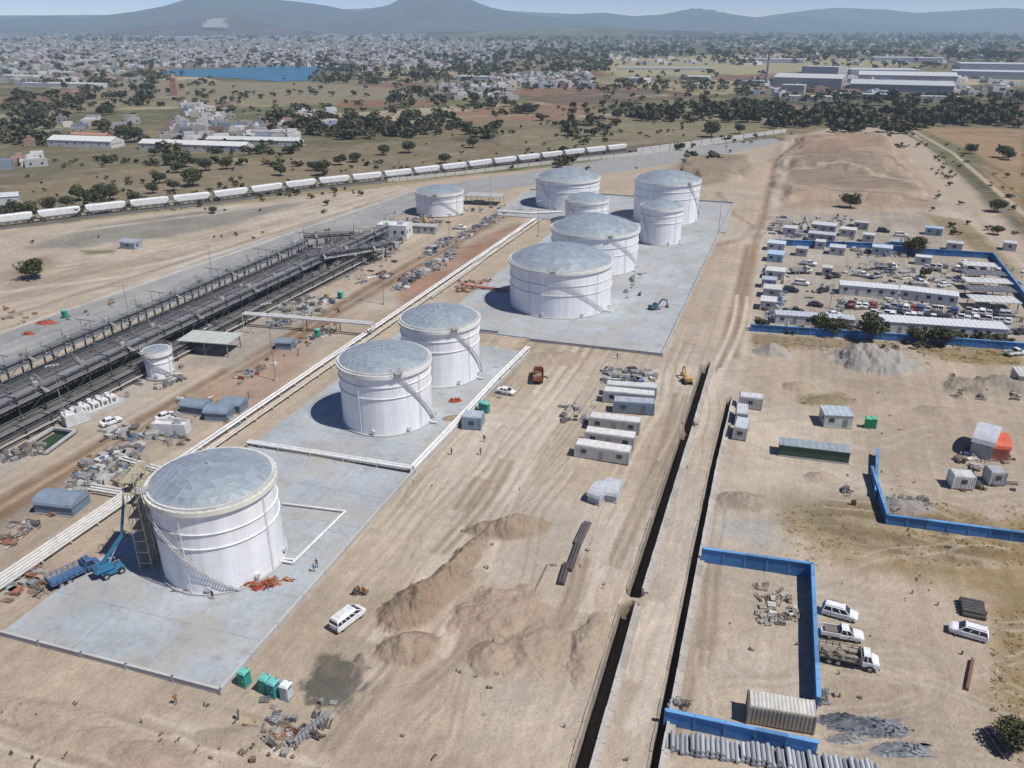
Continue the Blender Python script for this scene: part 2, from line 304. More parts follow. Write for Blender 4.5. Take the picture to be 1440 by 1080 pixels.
TR4=[(900,1180),(938,985),(985,745),(1003,655),(1026,560)]
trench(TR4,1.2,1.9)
def basin(pts_px,dp,col):
    w=[G(*p) for p in pts_px]; idx=bbox(w,3); s=sd(idx,w,True); k=np.clip(.5-s/1.0,0,1); VZ[idx]=VZ[idx]*(1-k)-k*dp; clampmix(idx,k,col)
BAS=[(28,632),(75,603),(106,607),(64,638)]
basin(BAS,1.8,(.12,.13,.10))
V=np.stack([VX,VY,VZ],1).astype(np.float32)
I=np.arange(nr*na).reshape(nr,na)
q=np.stack([I[:-1,:-1],I[1:,:-1],I[1:,1:],I[:-1,1:]],-1).reshape(-1,4)
q2=np.stack([I[:-1,-1],I[1:,-1],I[1:,0],I[:-1,0]],-1); q=np.concatenate([q,q2])[:,::-1]
me=bpy.data.meshes.new('ground'); me.vertices.add(len(V)); me.vertices.foreach_set('co',V.ravel())
me.loops.add(q.size); me.loops.foreach_set('vertex_index',q.ravel().astype(np.int32))
me.polygons.add(len(q)); me.polygons.foreach_set('loop_start',np.arange(0,q.size,4,dtype=np.int32))
try: me.polygons.foreach_set('loop_total',np.full(len(q),4,dtype=np.int32))
except Exception: pass
me.update(calc_edges=True); me.polygons.foreach_set('use_smooth',np.ones(len(q),bool))
at=me.color_attributes.new('Col','FLOAT_COLOR','POINT'); cc=np.ones((len(V),4),np.float32); cc[:,:3]=np.clip(COL,0.01,1); at.data.foreach_set('color',cc.ravel())
me.materials.append(mGround); go=bpy.data.objects.new('ground',me); scene.collection.objects.link(go)
# ---------------- slabs -----------------
def slab(name,pts,z,th,col,mat=PAD,world=False):
    w=[Vector(p) if world else G(*p) for p in pts]; m=MB(); n=len(w)
    m.add([(p.x,p.y,z) for p in w]+[(p.x,p.y,z-th) for p in w],[tuple(range(n)),]+[(i,n+i,n+(i+1)%n,(i+1)%n) for i in range(n)],col,mat)
    return m.obj(name)
PADC=(.385,.41,.425)
padA=[(0,893),(310,975),(580,668),(352,628)]; padB=[(354,626),(582,665),(745,497),(560,470)]
padC=[(605,459),(930,500),(1030,290),(822,292)]; padD=[(695,303),(1020,328),(1032,285),(745,267)]
slab('tank_pad',padA,.26,.6,PADC); slab('tank_pad',padB,.28,.6,PADC); slab('tank_pad',padC,.30,.6,(.40,.425,.44)); slab('tank_pad',padD,.34,.6,(.37,.385,.395))
# expansion joints of the pads
def joints(name,pts,z,step=9):
    w=[G(*p) for p in pts]; m=MB(); c=(.24,.245,.25)
    def cross(a,b,c0,d,n):
        for i in range(1,n): 
            p=a.lerp(b,i/n)+Vector((0,0,z)); q_=c0.lerp(d,i/n)+Vector((0,0,z)); dd=(q_-p).normalized(); s_=Vector((-dd.y,dd.x,0))*.045
            m.add([p-s_,q_-s_,q_+s_,p+s_],[(0,1,2,3)],c,PAD)
    cross(w[0],w[1],w[3],w[2],max(2,int((w[1]-w[0]).length/step))); cross(w[1],w[2],w[0],w[3],max(2,int((w[2]-w[1]).length/step)))
    return m.obj(name)
joints('pad_joints',padA,.266); joints('pad_joints',padB,.286); joints('pad_joints',padC,.306)
slab('basin_water',BAS,-1.0,.05,(.03,.06,.035),PAINT)
def wall(name,pts,h,t,col,cop=None,mi=CONC,post=0,z0=-.1,pcol=None):
    w=[G(*p) for p in pts]; m=MB()
    for a,b in zip(w[:-1],w[1:]):
        m.beam(a+Vector((0,0,h/2+z0)),b+Vector((0,0,h/2+z0)),t,h,col,mi)
        if cop: m.beam(a+Vector((0,0,h+z0+.05)),b+Vector((0,0,h+z0+.05)),t+.12,.1,cop,mi)
        L=(b-a).length
        if post:
            n=max(1,int(L/post))
            for i in range(n+1):
                p=a.lerp(b,i/n); d=(b-a).normalized(); m.box((p.x,p.y,h/2+z0+.05),(t+.14,t+.14,h+.1),pcol or col,mi,math.atan2(d.y,d.x))
    return m.obj(name)
WC=(.44,.43,.41)
wall('dike_wall',[(-3,893),(311,976),(581,667)],.9,.22,WC,(.48,.47,.45),post=6)
wall('dike_wall',[(581,667),(746,496)],.9,.22,WC,(.5,.49,.47),post=6)
wall('dike_wall',[(745,480),(931,501),(1032,286)],.9,.22,WC,(.46,.46,.44),post=6)
wall('dike_wall',[(610,460),(700,470)],1.,.25,WC,(.5,.5,.48),post=6)
wall('dike_wall',[(700,300),(745,268),(1030,287)],1.,.25,WC,(.5,.5,.48),post=8)
wall('basin_kerb',BAS+[BAS[0]],.5,.4,(.5,.49,.46))
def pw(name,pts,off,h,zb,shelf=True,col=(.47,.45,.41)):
    a=G(*pts[0]);b=G(*pts[-1]); d=(b-a).normalized(); n=Vector((d.y,-d.x,0)); a=a+n*off;b=b+n*off; m=MB(); L=(b-a).length; k=int(L/2.4)
    for i in range(k):
        p=a.lerp(b,(i+.01)/k);q_=a.lerp(b,(i+.99)/k); hh=h+R_.uniform(-.05,.05); j=n*R_.uniform(-.03,.03); g=R_.uniform(.85,1.1)
        m.beam(p+j+Vector((0,0,zb+hh/2)),q_+j+Vector((0,0,zb+hh/2)),.3,hh,tuple(c*g for c in col),CONC)
        if shelf: m.beam(p+j+n*.5+Vector((0,0,.12)),q_+j+n*.5+Vector((0,0,.12)),.7,.5,(.42*g,.38*g,.33*g),CONC)
    return m.obj(name)
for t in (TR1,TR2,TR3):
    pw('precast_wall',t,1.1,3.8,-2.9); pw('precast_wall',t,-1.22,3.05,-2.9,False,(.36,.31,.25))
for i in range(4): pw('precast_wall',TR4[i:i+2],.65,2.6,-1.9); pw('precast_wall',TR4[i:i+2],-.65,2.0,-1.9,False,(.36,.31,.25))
# ---------------- tanks -----------------
def tank(cx,yf,wpx,yt,s0,s1,rings=(.62,.8),k=6,rise=.25,name='storage_tank',rimc=(.74,.73,.68),det=True):
    g=G(cx,yf); d=g.copy(); d.z=0; d.normalize(); R=10.
    for _ in range(12):
        c=g+d*R; R=wpx*PR(c)[2]/(2*F)*(1/math.sqrt(1+(c.x/c.y)**2*.3))
    c=g+d*R; h=5.
    lo,hi=1,40
    for _ in range(40):
        h=(lo+hi)/2
        if PR((g.x,g.y,h))[1]>yt: lo=h
        else: hi=h
    base=math.atan2(-d.y,-d.x)
    W=(.81,.81,.81); m=MB()
    n=96; m.ring(R-.05,R,0,h,W,SHELL,n)
    m.ring(R,R+.5,0,.35,(.45,.44,.42),CONC,n)
    co=2.4
    for i in range(1,int(h/co)+1): 
        if i*co<h-.5: m.ring(R,R+.012,i*co-.02,i*co+.02,(.62,.62,.61),SHELL,n)
    for ci in range(int(h/co)):
        for j in range(14):
            a=2*math.pi*(j+.5*(ci%2)+ci*.13)/14; m.box((R*math.cos(a),R*math.sin(a),ci*co+co/2),(.03,.035,co-.1),(.63,.63,.62),SHELL,a)
    for f in rings: m.ring(R,R+.2,h*f-.035,h*f+.035,(.72,.72,.70),SHELL,n)
    m.ring(R,R+.5,h-.85,h-.1,rimc,SHELL,n); m.ring(R-.25,R+.1,h-.09,h+.25,(.62,.62,.6),SHELL,n)
    for zz in (.45,.95): m.ring(R+.46,R+.49,h+zz,h+zz+.035,(.70,.68,.58),STEEL,48)
    for i in range(48):
        a=2*math.pi*i/48; m.cyl(((R+.48)*math.cos(a),(R+.48)*math.sin(a),h-.1),((R+.48)*math.cos(a),(R+.48)*math.sin(a),h+1),.022,(.7,.68,.58),STEEL,4,caps=False)
    Rd=R-.15; rs=rise*R; Rs=(Rd*Rd+rs*rs)/(2*rs)
    pts=[[Vector((0,0,h+.2+rs))]]; rot=cx*.37
    for i in range(1,k+1):
        ring=[]
        for e in range(6):
            for j in range(i):
                a=rot+math.pi/3*(e+j/i); rad=Rd*i/k
                z=math.sqrt(max(0,Rs*Rs-rad*rad))-(Rs-rs)+h+.2
                ring.append(Vector((rad*math.cos(a),rad*math.sin(a),z)))
        pts.append(ring)
    edges=set(); rg=random.Random(int(cx))
    def tri(p,q_,r_):
        g_=rg.uniform(.86,1.10); m.add([p,q_,r_],[(0,1,2)],(.43*g_,.48*g_,.51*g_),ALU)
        for x,y in ((p,q_),(q_,r_),(r_,p)): edges.add(tuple(sorted((tuple(x),tuple(y)))))
    for i in range(1,k+1):
        A=pts[i-1];B=pts[i]; na_,nb=len(A),len(B)
        for e in range(6):
            for j in range(i):
                b0=B[(e*i+j)%nb]; b1=B[(e*i+j+1)%nb]; a_=A[(e*(i-1)+j)%na_] if i>1 else A[0]
                tri(b0,b1,a_)
                if j<i-1: tri(a_,b1,A[(e*(i-1)+j+1)%na_])
    for x,y in edges: m.beam(Vector(x),Vector(y),.10,.06,(.46,.50,.53),ALU)
    m.cyl((0,0,h+rs+.15),(0,0,h+rs+.5),.35,(.5,.54,.56),ALU,12)
    a0=base+math.radians(s0); a1=base+math.radians(s1); ns=int(h/.28); prev=None
    for i in range(ns):
        f=i/(ns-1); a=a0+(a1-a0)*f; z=h*(1-f)
        c_,s_=math.cos(a),math.sin(a)
        m.box(((R+.38)*c_,(R+.38)*s_,z-.05),(.5,.24,.04),(.5,.5,.48),STEEL,a)
        cur=(Vector(((R+.66)*c_,(R+.66)*s_,z)),Vector(((R+.66)*c_,(R+.66)*s_,z+1.0)),Vector(((R+.1)*c_,(R+.1)*s_,z)))
        if prev:
            m.beam(prev[0],cur[0],.05,.15,(.60,.59,.54),STEEL); m.beam(prev[1],cur[1],.04,.04,(.66,.64,.55),STEEL)
        if i%5==0: m.cyl(cur[0],cur[1],.02,(.62,.6,.5),STEEL,4)
        prev=cur
    c_,s_=math.cos(a0),math.sin(a0); m.box(((R+.2)*c_,(R+.2)*s_,h+.3),(1.9,1.6,.1),(.45,.45,.43),STEEL,a0)
    for aa in (-.8,.8):
        m.beam(((R+1.1)*c_-s_*aa,(R+1.1)*s_+c_*aa,h+1.4),((R-.7)*c_-s_*aa,(R-.7)*s_+c_*aa,h+1.4),.05,.05,(.68,.66,.5),STEEL)
        for rr_ in (R+1.1,R-.7): m.cyl((rr_*c_-s_*aa,rr_*s_+c_*aa,h+.3),(rr_*c_-s_*aa,rr_*s_+c_*aa,h+1.4),.04,(.68,.66,.5),STEEL,4)
    for dg in (-35,44,100):
        a=base+math.radians(dg); m.path([((R+.3)*math.cos(a),(R+.3)*math.sin(a),.6),((R+.3)*math.cos(a),(R+.3)*math.sin(a),h)],.07,(.68,.68,.66),PAINT,6)
    for dg in (-20,25,70):
        a=base+math.radians(dg); m.cyl((R*math.cos(a),R*math.sin(a),1.1),((R+.4)*math.cos(a),(R+.4)*math.sin(a),1.1),.42,(.62,.62,.6),STEEL,14)
    for dg in (60,):
        a=base+math.radians(dg); m.cyl(((R+.3)*math.cos(a),(R+.3)*math.sin(a),.5),((R+2.2)*math.cos(a),(R+2.2)*math.sin(a),.5),.18,(.72,.72,.7),PAINT,8)
    m.obj(name,(c.x,c.y,.2)); return c,R,h,base
T=[tank(326,833,166,716,-88,8,(.55,.72),rimc=(.72,.70,.60)),tank(548,615,124,529,15,75),tank(622,547,107,466,20,88),tank(787,450,140,384,-8,60,(.5,.7)),tank(834,390,120,334,20,85,(.5,.7)),
 tank(927,347,57,296,-70,-20,k=4),tank(934,318,89,260,40,95,k=5),tank(824,320,60,286,-60,-10,k=4),tank(797,297,88,257,-60,-15,k=5),tank(619,306,66,275,-10,55,k=4,rise=.2)]
tank(228,535,37,499,-60,60,k=3,rise=.1)
# ---------------- pipelines -----------------
def pipes(name,pts,offs,r,z,col,sup=6,world=False):
    w=[Vector(p) if world else G(*p) for p in pts]; m=MB()
    for i,(a,b) in enumerate(zip(w[:-1],w[1:])):
        d=(b-a).normalized(); n=Vector((d.y,-d.x,0)); L=(b-a).length
        for o in offs:
            g=R_.uniform(.88,1.05); m.cyl(a+n*o+Vector((0,0,z)),b+n*o+Vector((0,0,z)),r,tuple(c*g for c in col),PAINT,8)
            for j in range(int(L/12)): 
                p=a.lerp(b,(j+.5+R_.uniform(-.2,.2))/max(1,int(L/12)))+n*o+Vector((0,0,z)); m.cyl(p-d*.1,p+d*.1,r*1.3,tuple(c*.8 for c in col),PAINT,8)
        k=max(1,int(L/sup)); wd=max(offs)-min(offs)+2*r+.3; oc=(max(offs)+min(offs))/2
        for j in range(k+1):
            p=a.lerp(b,j/k)+n*oc; m.box((p.x,p.y,(z-r)-.08),(.25,wd,.16),(.45,.44,.42),CONC,math.atan2(d.y,d.x))
            if z-r>.3:
                for e in (-1,1):
                    q_=p+n*e*(wd/2-.15); m.box((q_.x,q_.y,(z-r)/2-.1),(.22,.22,z-r),(.45,.44,.42),CONC,math.atan2(d.y,d.x))
    return m.obj(name)
WH=(.74,.73,.70)
pipes('pipeline',[(350,627),(580,664),(640,600),(700,535),(742,493)],(-.35,.35),.27,1.0,WH)
pipes('pipeline',[(398,712),(486,723),(412,796),(395,793)],(0,),.22,.6,WH,4)
c1=axline(205,693,-200,205); c2=axline(330,606,325,757)
pipes('pipeline',[c1[0],(205,693)],(-2.8,-2.1,-1.4,-.7,0),.22,.8,(.60,.58,.54),5)
pipes('pipeline',[(205,693),(325,610),c2[1]],(-1.9,-1.0),.25,.9,WH)
pipes('pipeline',[(205,693),(325,610),c2[1]],(.7,1.4),.2,.8,(.62,.57,.48))
pipes('pipeline',[(345,458),(430,465),(525,473)],(-.6,.6),.35,3.6,(.6,.6,.57),7)
pipes('pipeline',[(480,508),(500,512)],(0,),.27,.9,WH)
pipes('pipeline',[(655,405),(715,412)],(-.4,.4),.25,.9,(.45,.15,.12))
pipes('pipeline',[(600,420),(660,378),(745,310)],(0,.9,1.8),.16,.7,(.6,.58,.54))
pipes('pipeline',[(700,299),(745,302),(790,300)],(0,.7),.25,.9,WH)
pipes('pipeline',[(130,690),(190,700)],(-.6,.2,.9),.2,.9,WH); pipes('pipeline',[(170,650),(240,670)],(-.6,.2),.2,.9,WH)
def rack(name,a,b,wd=2.4,h=6.,pn=4,dk=(.30,.30,.29),bay=6,S=(.10,.10,.10),dw=.55):
    a=Vector(a);b=Vector(b); d=(b-a).normalized(); n=Vector((d.y,-d.x,0)); L=(b-a).length; k=int(L/bay); m=MB(); rz=math.atan2(d.y,d.x)
    up=lambda z:Vector((0,0,z))
    for i in range(k):
        p=a.lerp(b,i/k);q2=a.lerp(b,(i+.94)/k); g=R_.uniform(.75,1.15); m.beam(p+up(h),q2+up(h),wd*dw,.1,tuple(c*g for c in dk),STEEL)
    for e in (-1,1):
        m.beam(a+n*e*(wd/2-.1)+up(h-.3),b+n*e*(wd/2-.1)+up(h-.3),.18,.4,S,STEEL)
        for z in (.55,1.1): m.beam(a+n*e*wd/2+up(h+z),b+n*e*wd/2+up(h+z),.06,.06,(.30,.30,.29),STEEL)
    for i in range(pn):
        o=(i-(pn-1)/2)*(wd+.8)/pn; m.cyl(a+n*o+up(h-1.5),b+n*o+up(h-1.5),.16,R_.choice([(.42,.42,.41),(.2,.2,.2),(.3,.24,.2),(.5,.5,.48)]),PAINT,6)
    for i in range(k+1):
        p=a.lerp(b,i/k)
        for e in (-1,1):
            q_=p+n*e*wd/2; m.box((q_.x,q_.y,h/2),(.28,.28,h),S,STEEL,rz)
            m.cyl(q_+up(h),q_+up(h+1.1),.04,(.3,.3,.29),STEEL,4)
        m.beam(p-n*(wd/2+.6)+up(h-1.85),p+n*(wd/2+.6)+up(h-1.85),.2,.25,S,STEEL); m.beam(p-n*(wd/2)+up(h-.05),p+n*(wd/2)+up(h-.05),.2,.2,S,STEEL)
        if i<k and i%2==0:
            q2=a.lerp(b,(i+1)/k)
            for e in (-1,1): m.beam(p+n*e*wd/2+up(.3),q2+n*e*wd/2+up(h-2),.1,.1,S,STEEL)
        if i<k and h>4 and i%3==0:
            q2=a.lerp(b,(i+1)/k); m.beam(p-n*wd/2+up(h-.2),q2+n*wd/2+up(h-.2),.12,.12,S,STEEL)
        if i%2==1 and h>4:
            e=1 if i%4==1 else -1
            m.beam(p+n*e*wd/2+up(h),p+n*e*(wd/2+2)+up(h-.8),.7,.1,(.36,.35,.32),STEEL)
            m.cyl(p+n*e*(wd/2-.3)+up(h),p+n*e*(wd/2-.3)+up(h+2),.09,(.4,.4,.4),STEEL,6); m.cyl(p+n*e*(wd/2-.3)+up(h+2),p+n*e*(wd/2+1.6)+up(h+1.3),.07,(.5,.48,.4),STEEL,6)
            m.box((p.x,p.y,h+.5),(R_.uniform(.5,1.5),.7,.9),R_.choice([(.2,.2,.2),(.45,.44,.42),(.32,.3,.27)]),PAINT,rz)
        if h>5 and i%4==0:
            for e in (-1,1): m.cyl(p+n*e*wd/2+up(h),p+n*e*wd/2+up(h+2.6),.08,(.32,.32,.31),STEEL,5)
            m.beam(p-n*(wd/2+1.8)+up(h+2.6),p+n*(wd/2+1.8)+up(h+2.6),.14,.18,(.34,.34,.33),STEEL)
    return m.obj(name)
l1=axline(0,572,-140,450); l2=axline(0,604,-140,545); l3=axline(0,553,-140,430); l4=axline(0,588,-140,500)
rack('rail_loading_rack',G(*l3[0]),G(*l3[1]),3.0,6.0,4,(.30,.30,.29),dw=.8); rack('rail_loading_rack',G(*l2[0]),G(*l2[1]),2.8,5.4,6,(.32,.32,.31),dw=.8)
rack('pipe_rack',G(*l1[0]),G(*l1[1]),1.8,3.4,5,(.14,.135,.13)); rack('pipe_rack',G(*l4[0]),G(*l4[1]),2.2,4.4,6,(.22,.21,.205),dw=.7)
l5=axline(0,632,-140,560); rack('pipe_rack',G(*l5[0]),G(*l5[1]),3.2,2.6,7,(.24,.23,.22))
rack('pipe_rack',G(436,384),G(540,366),3.5,6,6,(.2,.2,.2),4); rack('pipe_rack',G(430,356),G(500,352),3.5,7,5,(.22,.22,.22),4)
def rails(name,pts,gauge=1.5,sl=True,step=.9):
    w=[G(*p) for p in pts]; m=MB()
    for a,b in zip(w[:-1],w[1:]):
        d=(b-a).normalized(); n=Vector((d.y,-d.x,0))
        for e in (-1,1): m.beam(a+n*e*gauge/2+Vector((0,0,.28)),b+n*e*gauge/2+Vector((0,0,.28)),.09,.16,(.22,.16,.12),STEEL)
        L=(b-a).length; k=int(L/step)
        for i in range(k): 
            p=a.lerp(b,i/k); m.box((p.x,p.y,.12),(.26,2.5,.16),(.22,.205,.19),CONC,math.atan2(d.y,d.x))
    return m.obj(name)
rails('railway_track',axline(0,563,-120,440)); rails('railway_track',axline(0,618,-120,520))
# ---------------- buildings -----------------
def bld(name,p0,p1,dp,h,wc,rc,style='flat',win=2.6,wd=None):
    a=G(*p0);b=G(*p1); L=(b-a).length; rz=math.atan2((b-a).y,(b-a).x); m=MB()
    if style=='canopy':
        for x in np.linspace(.3,L-.3,max(2,int(L/5)+1)):
            for y in (.3,dp-.3): m.box((x,y,h/2),(.22,.22,h),(.3,.3,.3),STEEL)
        m.box((L/2,dp/2,h+.1),(L+.8,dp+.8,.2),rc,PAINT)
        for x in np.linspace(0,L,max(3,int(L/1.5))): m.box((x,dp/2,h+.23),(.08,dp+.8,.06),tuple(c*.85 for c in rc),PAINT)
        m.box((L/2,dp/2,h-.12),(L,.2,.25),(.3,.3,.3),STEEL)
        m.box((L*.3,dp/2,.6),(L*.3,dp*.4,1.2),(.3,.3,.3),PAINT)
        return m.obj(name,a,rz)
    m.box((L/2,dp/2,h/2),(L,dp,h),wc,PAINT); m.box((L/2,dp/2,.1),(L+.3,dp+.3,.25),(.38,.36,.33),CONC)
    if style=='flat':
        m.box((L/2,dp/2,h+.06),(L+.3,dp+.3,.12),rc,PAINT)
        for x in np.arange(.6,L,1.2): m.box((x,dp/2,h+.14),(.06,dp+.2,.05),tuple(c*.8 for c in rc),PAINT)
    elif style=='para':
        for (cx,cy,sx,sy) in ((L/2,.1,L,.2),(L/2,dp-.1,L,.2),(.1,dp/2,.2,dp-.4),(L-.1,dp/2,.2,dp-.4)): m.box((cx,cy,h+.3),(sx,sy,.6),tuple(c*1.05 for c in wc),PAINT)
        m.box((L/2,dp/2,h+.03),(L-.4,dp-.4,.06),rc,PAINT)
        m.box((L*.7,dp*.6,h+.7),(min(2,L*.2),min(2,dp*.3),1.2),(.5,.5,.5),PAINT)
    elif style=='gable':
        r=min(dp*.18,4); vs=[(-.3,-.3,h),(L+.3,-.3,h),(L+.3,dp+.3,h),(-.3,dp+.3,h),(-.3,dp/2,h+r),(L+.3,dp/2,h+r)]
        m.add(vs,[(0,1,5,4),(2,3,4,5)],rc,PAINT); m.add([(0,0,h),(0,dp,h),(0,dp/2,h+r*.97),(L,0,h),(L,dp,h),(L,dp/2,h+r*.97)],[(1,0,2),(3,4,5)],wc,PAINT)
        for x in np.arange(0,L+.1,max(1.,L/24)):
            m.beam((x,-.3,h+.05),(x,dp/2,h+r+.05),.08,.06,tuple(c*.8 for c in rc)); m.beam((x,dp+.3,h+.05),(x,dp/2,h+r+.05),.08,.06,tuple(c*.8 for c in rc))
    elif style=='arch':
        n=8; vs=[]
        for i in range(n+1):
            t=math.pi*i/n; vs+= [(-.2,dp/2-math.cos(t)*(dp/2+.2),h+math.sin(t)*dp*.25),(L+.2,dp/2-math.cos(t)*(dp/2+.2),h+math.sin(t)*dp*.25)]
        m.add(vs,[(2*i,2*i+1,2*i+3,2*i+2) for i in range(n)]+[tuple(range(0,2*n+2,2)),tuple(range(2*n+1,0,-2))],rc,PAINT)
    if win and L>2.5:
        k=max(1,int(L/win)); hh=min(h*.35,1.1)
        for i in range(k):
            x=(i+.5)*L/k
            if i%4==1: m.box((x,-.015,1.05),(.95,.06,2.05),tuple(c*.45 for c in wc),PAINT)
            else: m.box((x,-.01,h*.6),(1.1,.05,hh),(.04,.05,.06),GLASS); m.box((x,-.03,h*.6-hh/2-.05),(1.25,.1,.07),(.6,.6,.58),PAINT)
        for y in np.arange(1.5,dp-1,3.):
            for x in (-.01,L+.01): m.box((x,y,h*.6),(.05,1.,hh),(.04,.05,.06),GLASS)
    return m.obj(name,a,rz)
def container(name,p0,p1,dp,h,wc,rc):
    a=G(*p0);b=G(*p1); L=(b-a).length; rz=math.atan2((b-a).y,(b-a).x); m=MB()
    m.box((L/2,dp/2,h/2+.2),(L,dp,h),wc,PAINT); m.box((L/2,dp/2,h+.24),(L-.2,dp-.2,.1),rc,PAINT)
    for x in np.arange(.2,L,.45):
        m.box((x,-.03,h/2+.2),(.2,.07,h-.3),tuple(c*.92 for c in wc)); m.box((x,dp+.03,h/2+.2),(.2,.07,h-.3),wc); m.box((x,dp/2,h+.31),(.18,dp-.3,.05),tuple(c*R_.uniform(.7,.95) for c in rc))
    for x in (0,L):
        for y in (0,dp): m.box((x,y,h/2+.2),(.2,.2,h+.1),tuple(c*.8 for c in wc))
    for y in (dp*.27,dp*.73): m.box((L+.03,y,h/2+.2),(.05,dp*.42,h-.3),tuple(c*.85 for c in wc)); m.cyl((L+.1,y,.4),(L+.1,y,h),.03,(.4,.4,.4),STEEL,5)
    if name!='shipping_container':
        for i in range(max(1,int(L/3))):
            x=(i+.5)*L/max(1,int(L/3))
            if i%3==1: m.box((x,-.08,1.2),(.85,.05,2.0),tuple(c*.5 for c in wc))
            else: m.box((x,-.08,1.65),(1.0,.05,.8),(.04,.05,.06),GLASS)
    m.box((L/2,dp/2,.1),(L*.95,dp*.8,.2),(.2,.2,.2))
    return m.obj(name,a,rz)
container('shipping_container',(1050,1018),(1143,1034),2.6,2.6,(.42,.38,.30),(.62,.60,.53))
bld('storage_shed',(1095,641),(1193,653),3.,2.4,(.05,.085,.06),(.30,.35,.36),'flat',0)
bld('site_cabin',(1158,601),(1197,603),4.5,2.8,(.5,.52,.5),(.45,.52,.56),'flat')
bld('workshop_shed',(1362,640),(1392,648),8,3,(.4,.4,.38),(.5,.52,.54),'arch',0)
bld('workshop_shed',(1386,646),(1416,650),6,2.6,(.5,.16,.1),(.62,.13,.07),'arch',0)
container('office_trailer',(1338,688),(1368,690),2.6,2.5,(.68,.67,.64),(.72,.72,.7))
container('office_trailer',(1390,683),(1412,684),2.6,2.5,(.45,.45,.44),(.5,.5,.5))
for p0,p1,dp,wc,rc in [((822,625),(890,634),2.6,(.60,.59,.56),(.72,.71,.68)),((808,643),(883,655),2.8,(.6,.59,.56),(.72,.71,.68)),((828,604),(898,612),2.6,(.56,.55,.52),(.70,.69,.66)),
   ((848,566),(918,573),2.6,(.55,.55,.53),(.7,.7,.68)),((862,581),(919,585),2.8,(.26,.32,.38),(.42,.47,.52)),((852,557),(922,562),2.4,(.55,.55,.53),(.66,.66,.64)),
   ((1038,574),(1070,578),2.6,(.55,.55,.53),(.66,.66,.66)),((1030,618),(1048,621),5,(.55,.55,.53),(.58,.62,.64)),((1033,598),(1049,600),5,(.46,.48,.48),(.6,.62,.64)),
   ((650,604),(676,606),3.5,(.28,.35,.43),(.42,.48,.54))]:
    container('office_trailer',p0,p1,dp,2.6,wc,rc)
for p0,p1 in (((826,706),(842,712)),((845,704),(866,708))): bld('tarp_shelter',p0,p1,5,1.4,(.4,.41,.42),(.50,.52,.54),'arch',0)
for p0,p1,dp in (((50,722),(104,728),4.5),((254,582),(286,586),3.5),((288,592),(320,594),4),((312,580),(338,583),3.5),((388,492),(410,493),3)):
    bld('tarp_shelter',p0,p1,dp,1.9,(.18,.22,.28),(.22,.27,.33),'arch',0)
bld('pump_canopy',(255,498),(322,503),7,3.6,(.3,.3,.3),(.50,.52,.47),'canopy')
bld('pump_canopy',(655,288),(704,290),9,4,(.3,.3,.3),(.45,.45,.42),'canopy')
bld('control_room',(530,336),(572,338),8,5,(.66,.66,.63),(.70,.70,.68),'para')
bld('equipment_cabin',(575,328),(612,330),5,3,(.4,.4,.38),(.45,.45,.43),'flat')
m=MB(); a=G(92,596); b=G(172,566); rz=math.atan2((b-a).y,(b-a).x); L=(b-a).length
m.box((L/2,1.5,.3),(L+1,4,.6),(.5,.5,.48),CONC)
for i in range(int(L/2)):
    x=1+i*2; m.box((x,1.2,1.3),(1.5,2.2,1.5),(.72,.71,.68)); m.cyl((x,2.9,.6),(x,2.9,2.2),.5,(.7,.7,.68),PAINT,10); m.box((x,.05,1.3),(.8,.06,.8),(.2,.2,.2))
    m.cyl((x,1.2,2.05),(x,1.2,2.7),.12,(.5,.5,.5),STEEL,6)
m.obj('transformer_skid',a,rz)
for p0,p1 in (((95,603),(128,592)),((215,612),(262,614))): bld('equipment_cabin',p0,p1,2.5,2,(.6,.6,.58),(.66,.65,.62),'para',0)
for args in [((1180,414),(1262,421),5,3),((1264,421),(1345,431),5,3),((1238,468),(1415,480),6,3.2),((1090,455),(1200,463),4,2.6)]:
    bld('site_office',args[0],args[1],args[2],args[3],(.58,.58,.56),(.66,.67,.67) if args[0][0]!=1090 else (.5,.54,.58),'flat',3)
for y,x0,x1 in ((384,1355,1400),(396,1355,1412),(408,1358,1420),(420,1362,1426),(436,1368,1432)):
    bld('carport',(x0,y),(x1,y+3),5 if y<430 else 6,2.6,(.3,.3,.3),(.16,.17,.18) if y in(396,420) else (.60,.60,.58),'canopy')
for x,y,w,dp,wc in ((1078,352,24,5,(.5,.55,.6)),(1078,368,22,6,(.35,.47,.58)),(1076,392,26,5,(.55,.55,.53)),(1072,418,24,5,(.5,.5,.48)),(1140,325,34,6,(.5,.5,.5)),(1135,338,38,5,(.42,.43,.44)),(1225,358,28,5,(.45,.5,.55)),(1165,358,22,5,(.5,.5,.5)),(1180,332,22,5,(.55,.54,.5)),(1100,330,18,5,(.5,.5,.5)),(1286,372,22,3,(.6,.6,.58)),(1430,545,30,6,(.5,.48,.44)),(1300,330,24,4,(.3,.42,.5)),(1155,388,14,4,(.5,.47,.42)),(1118,360,16,4,(.4,.4,.4)),(1250,350,20,4,(.3,.36,.42)),(1212,340,16,4,(.5,.5,.47)),(1330,352,22,4,(.45,.45,.43)),(1070,405,20,4,(.35,.4,.45)),(1068,436,22,5,(.55,.55,.53)),(1410,352,18,4,(.5,.5,.48)),(1145,350,14,4,(.5,.5,.48)),(1200,322,20,4,(.42,.42,.4))):
    bld('site_cabin',(x,y),(x+w,y+w*.1),dp,2.8,wc,tuple(min(.75,c*1.15) for c in wc),'flat')
BLUE=(.06,.19,.43)
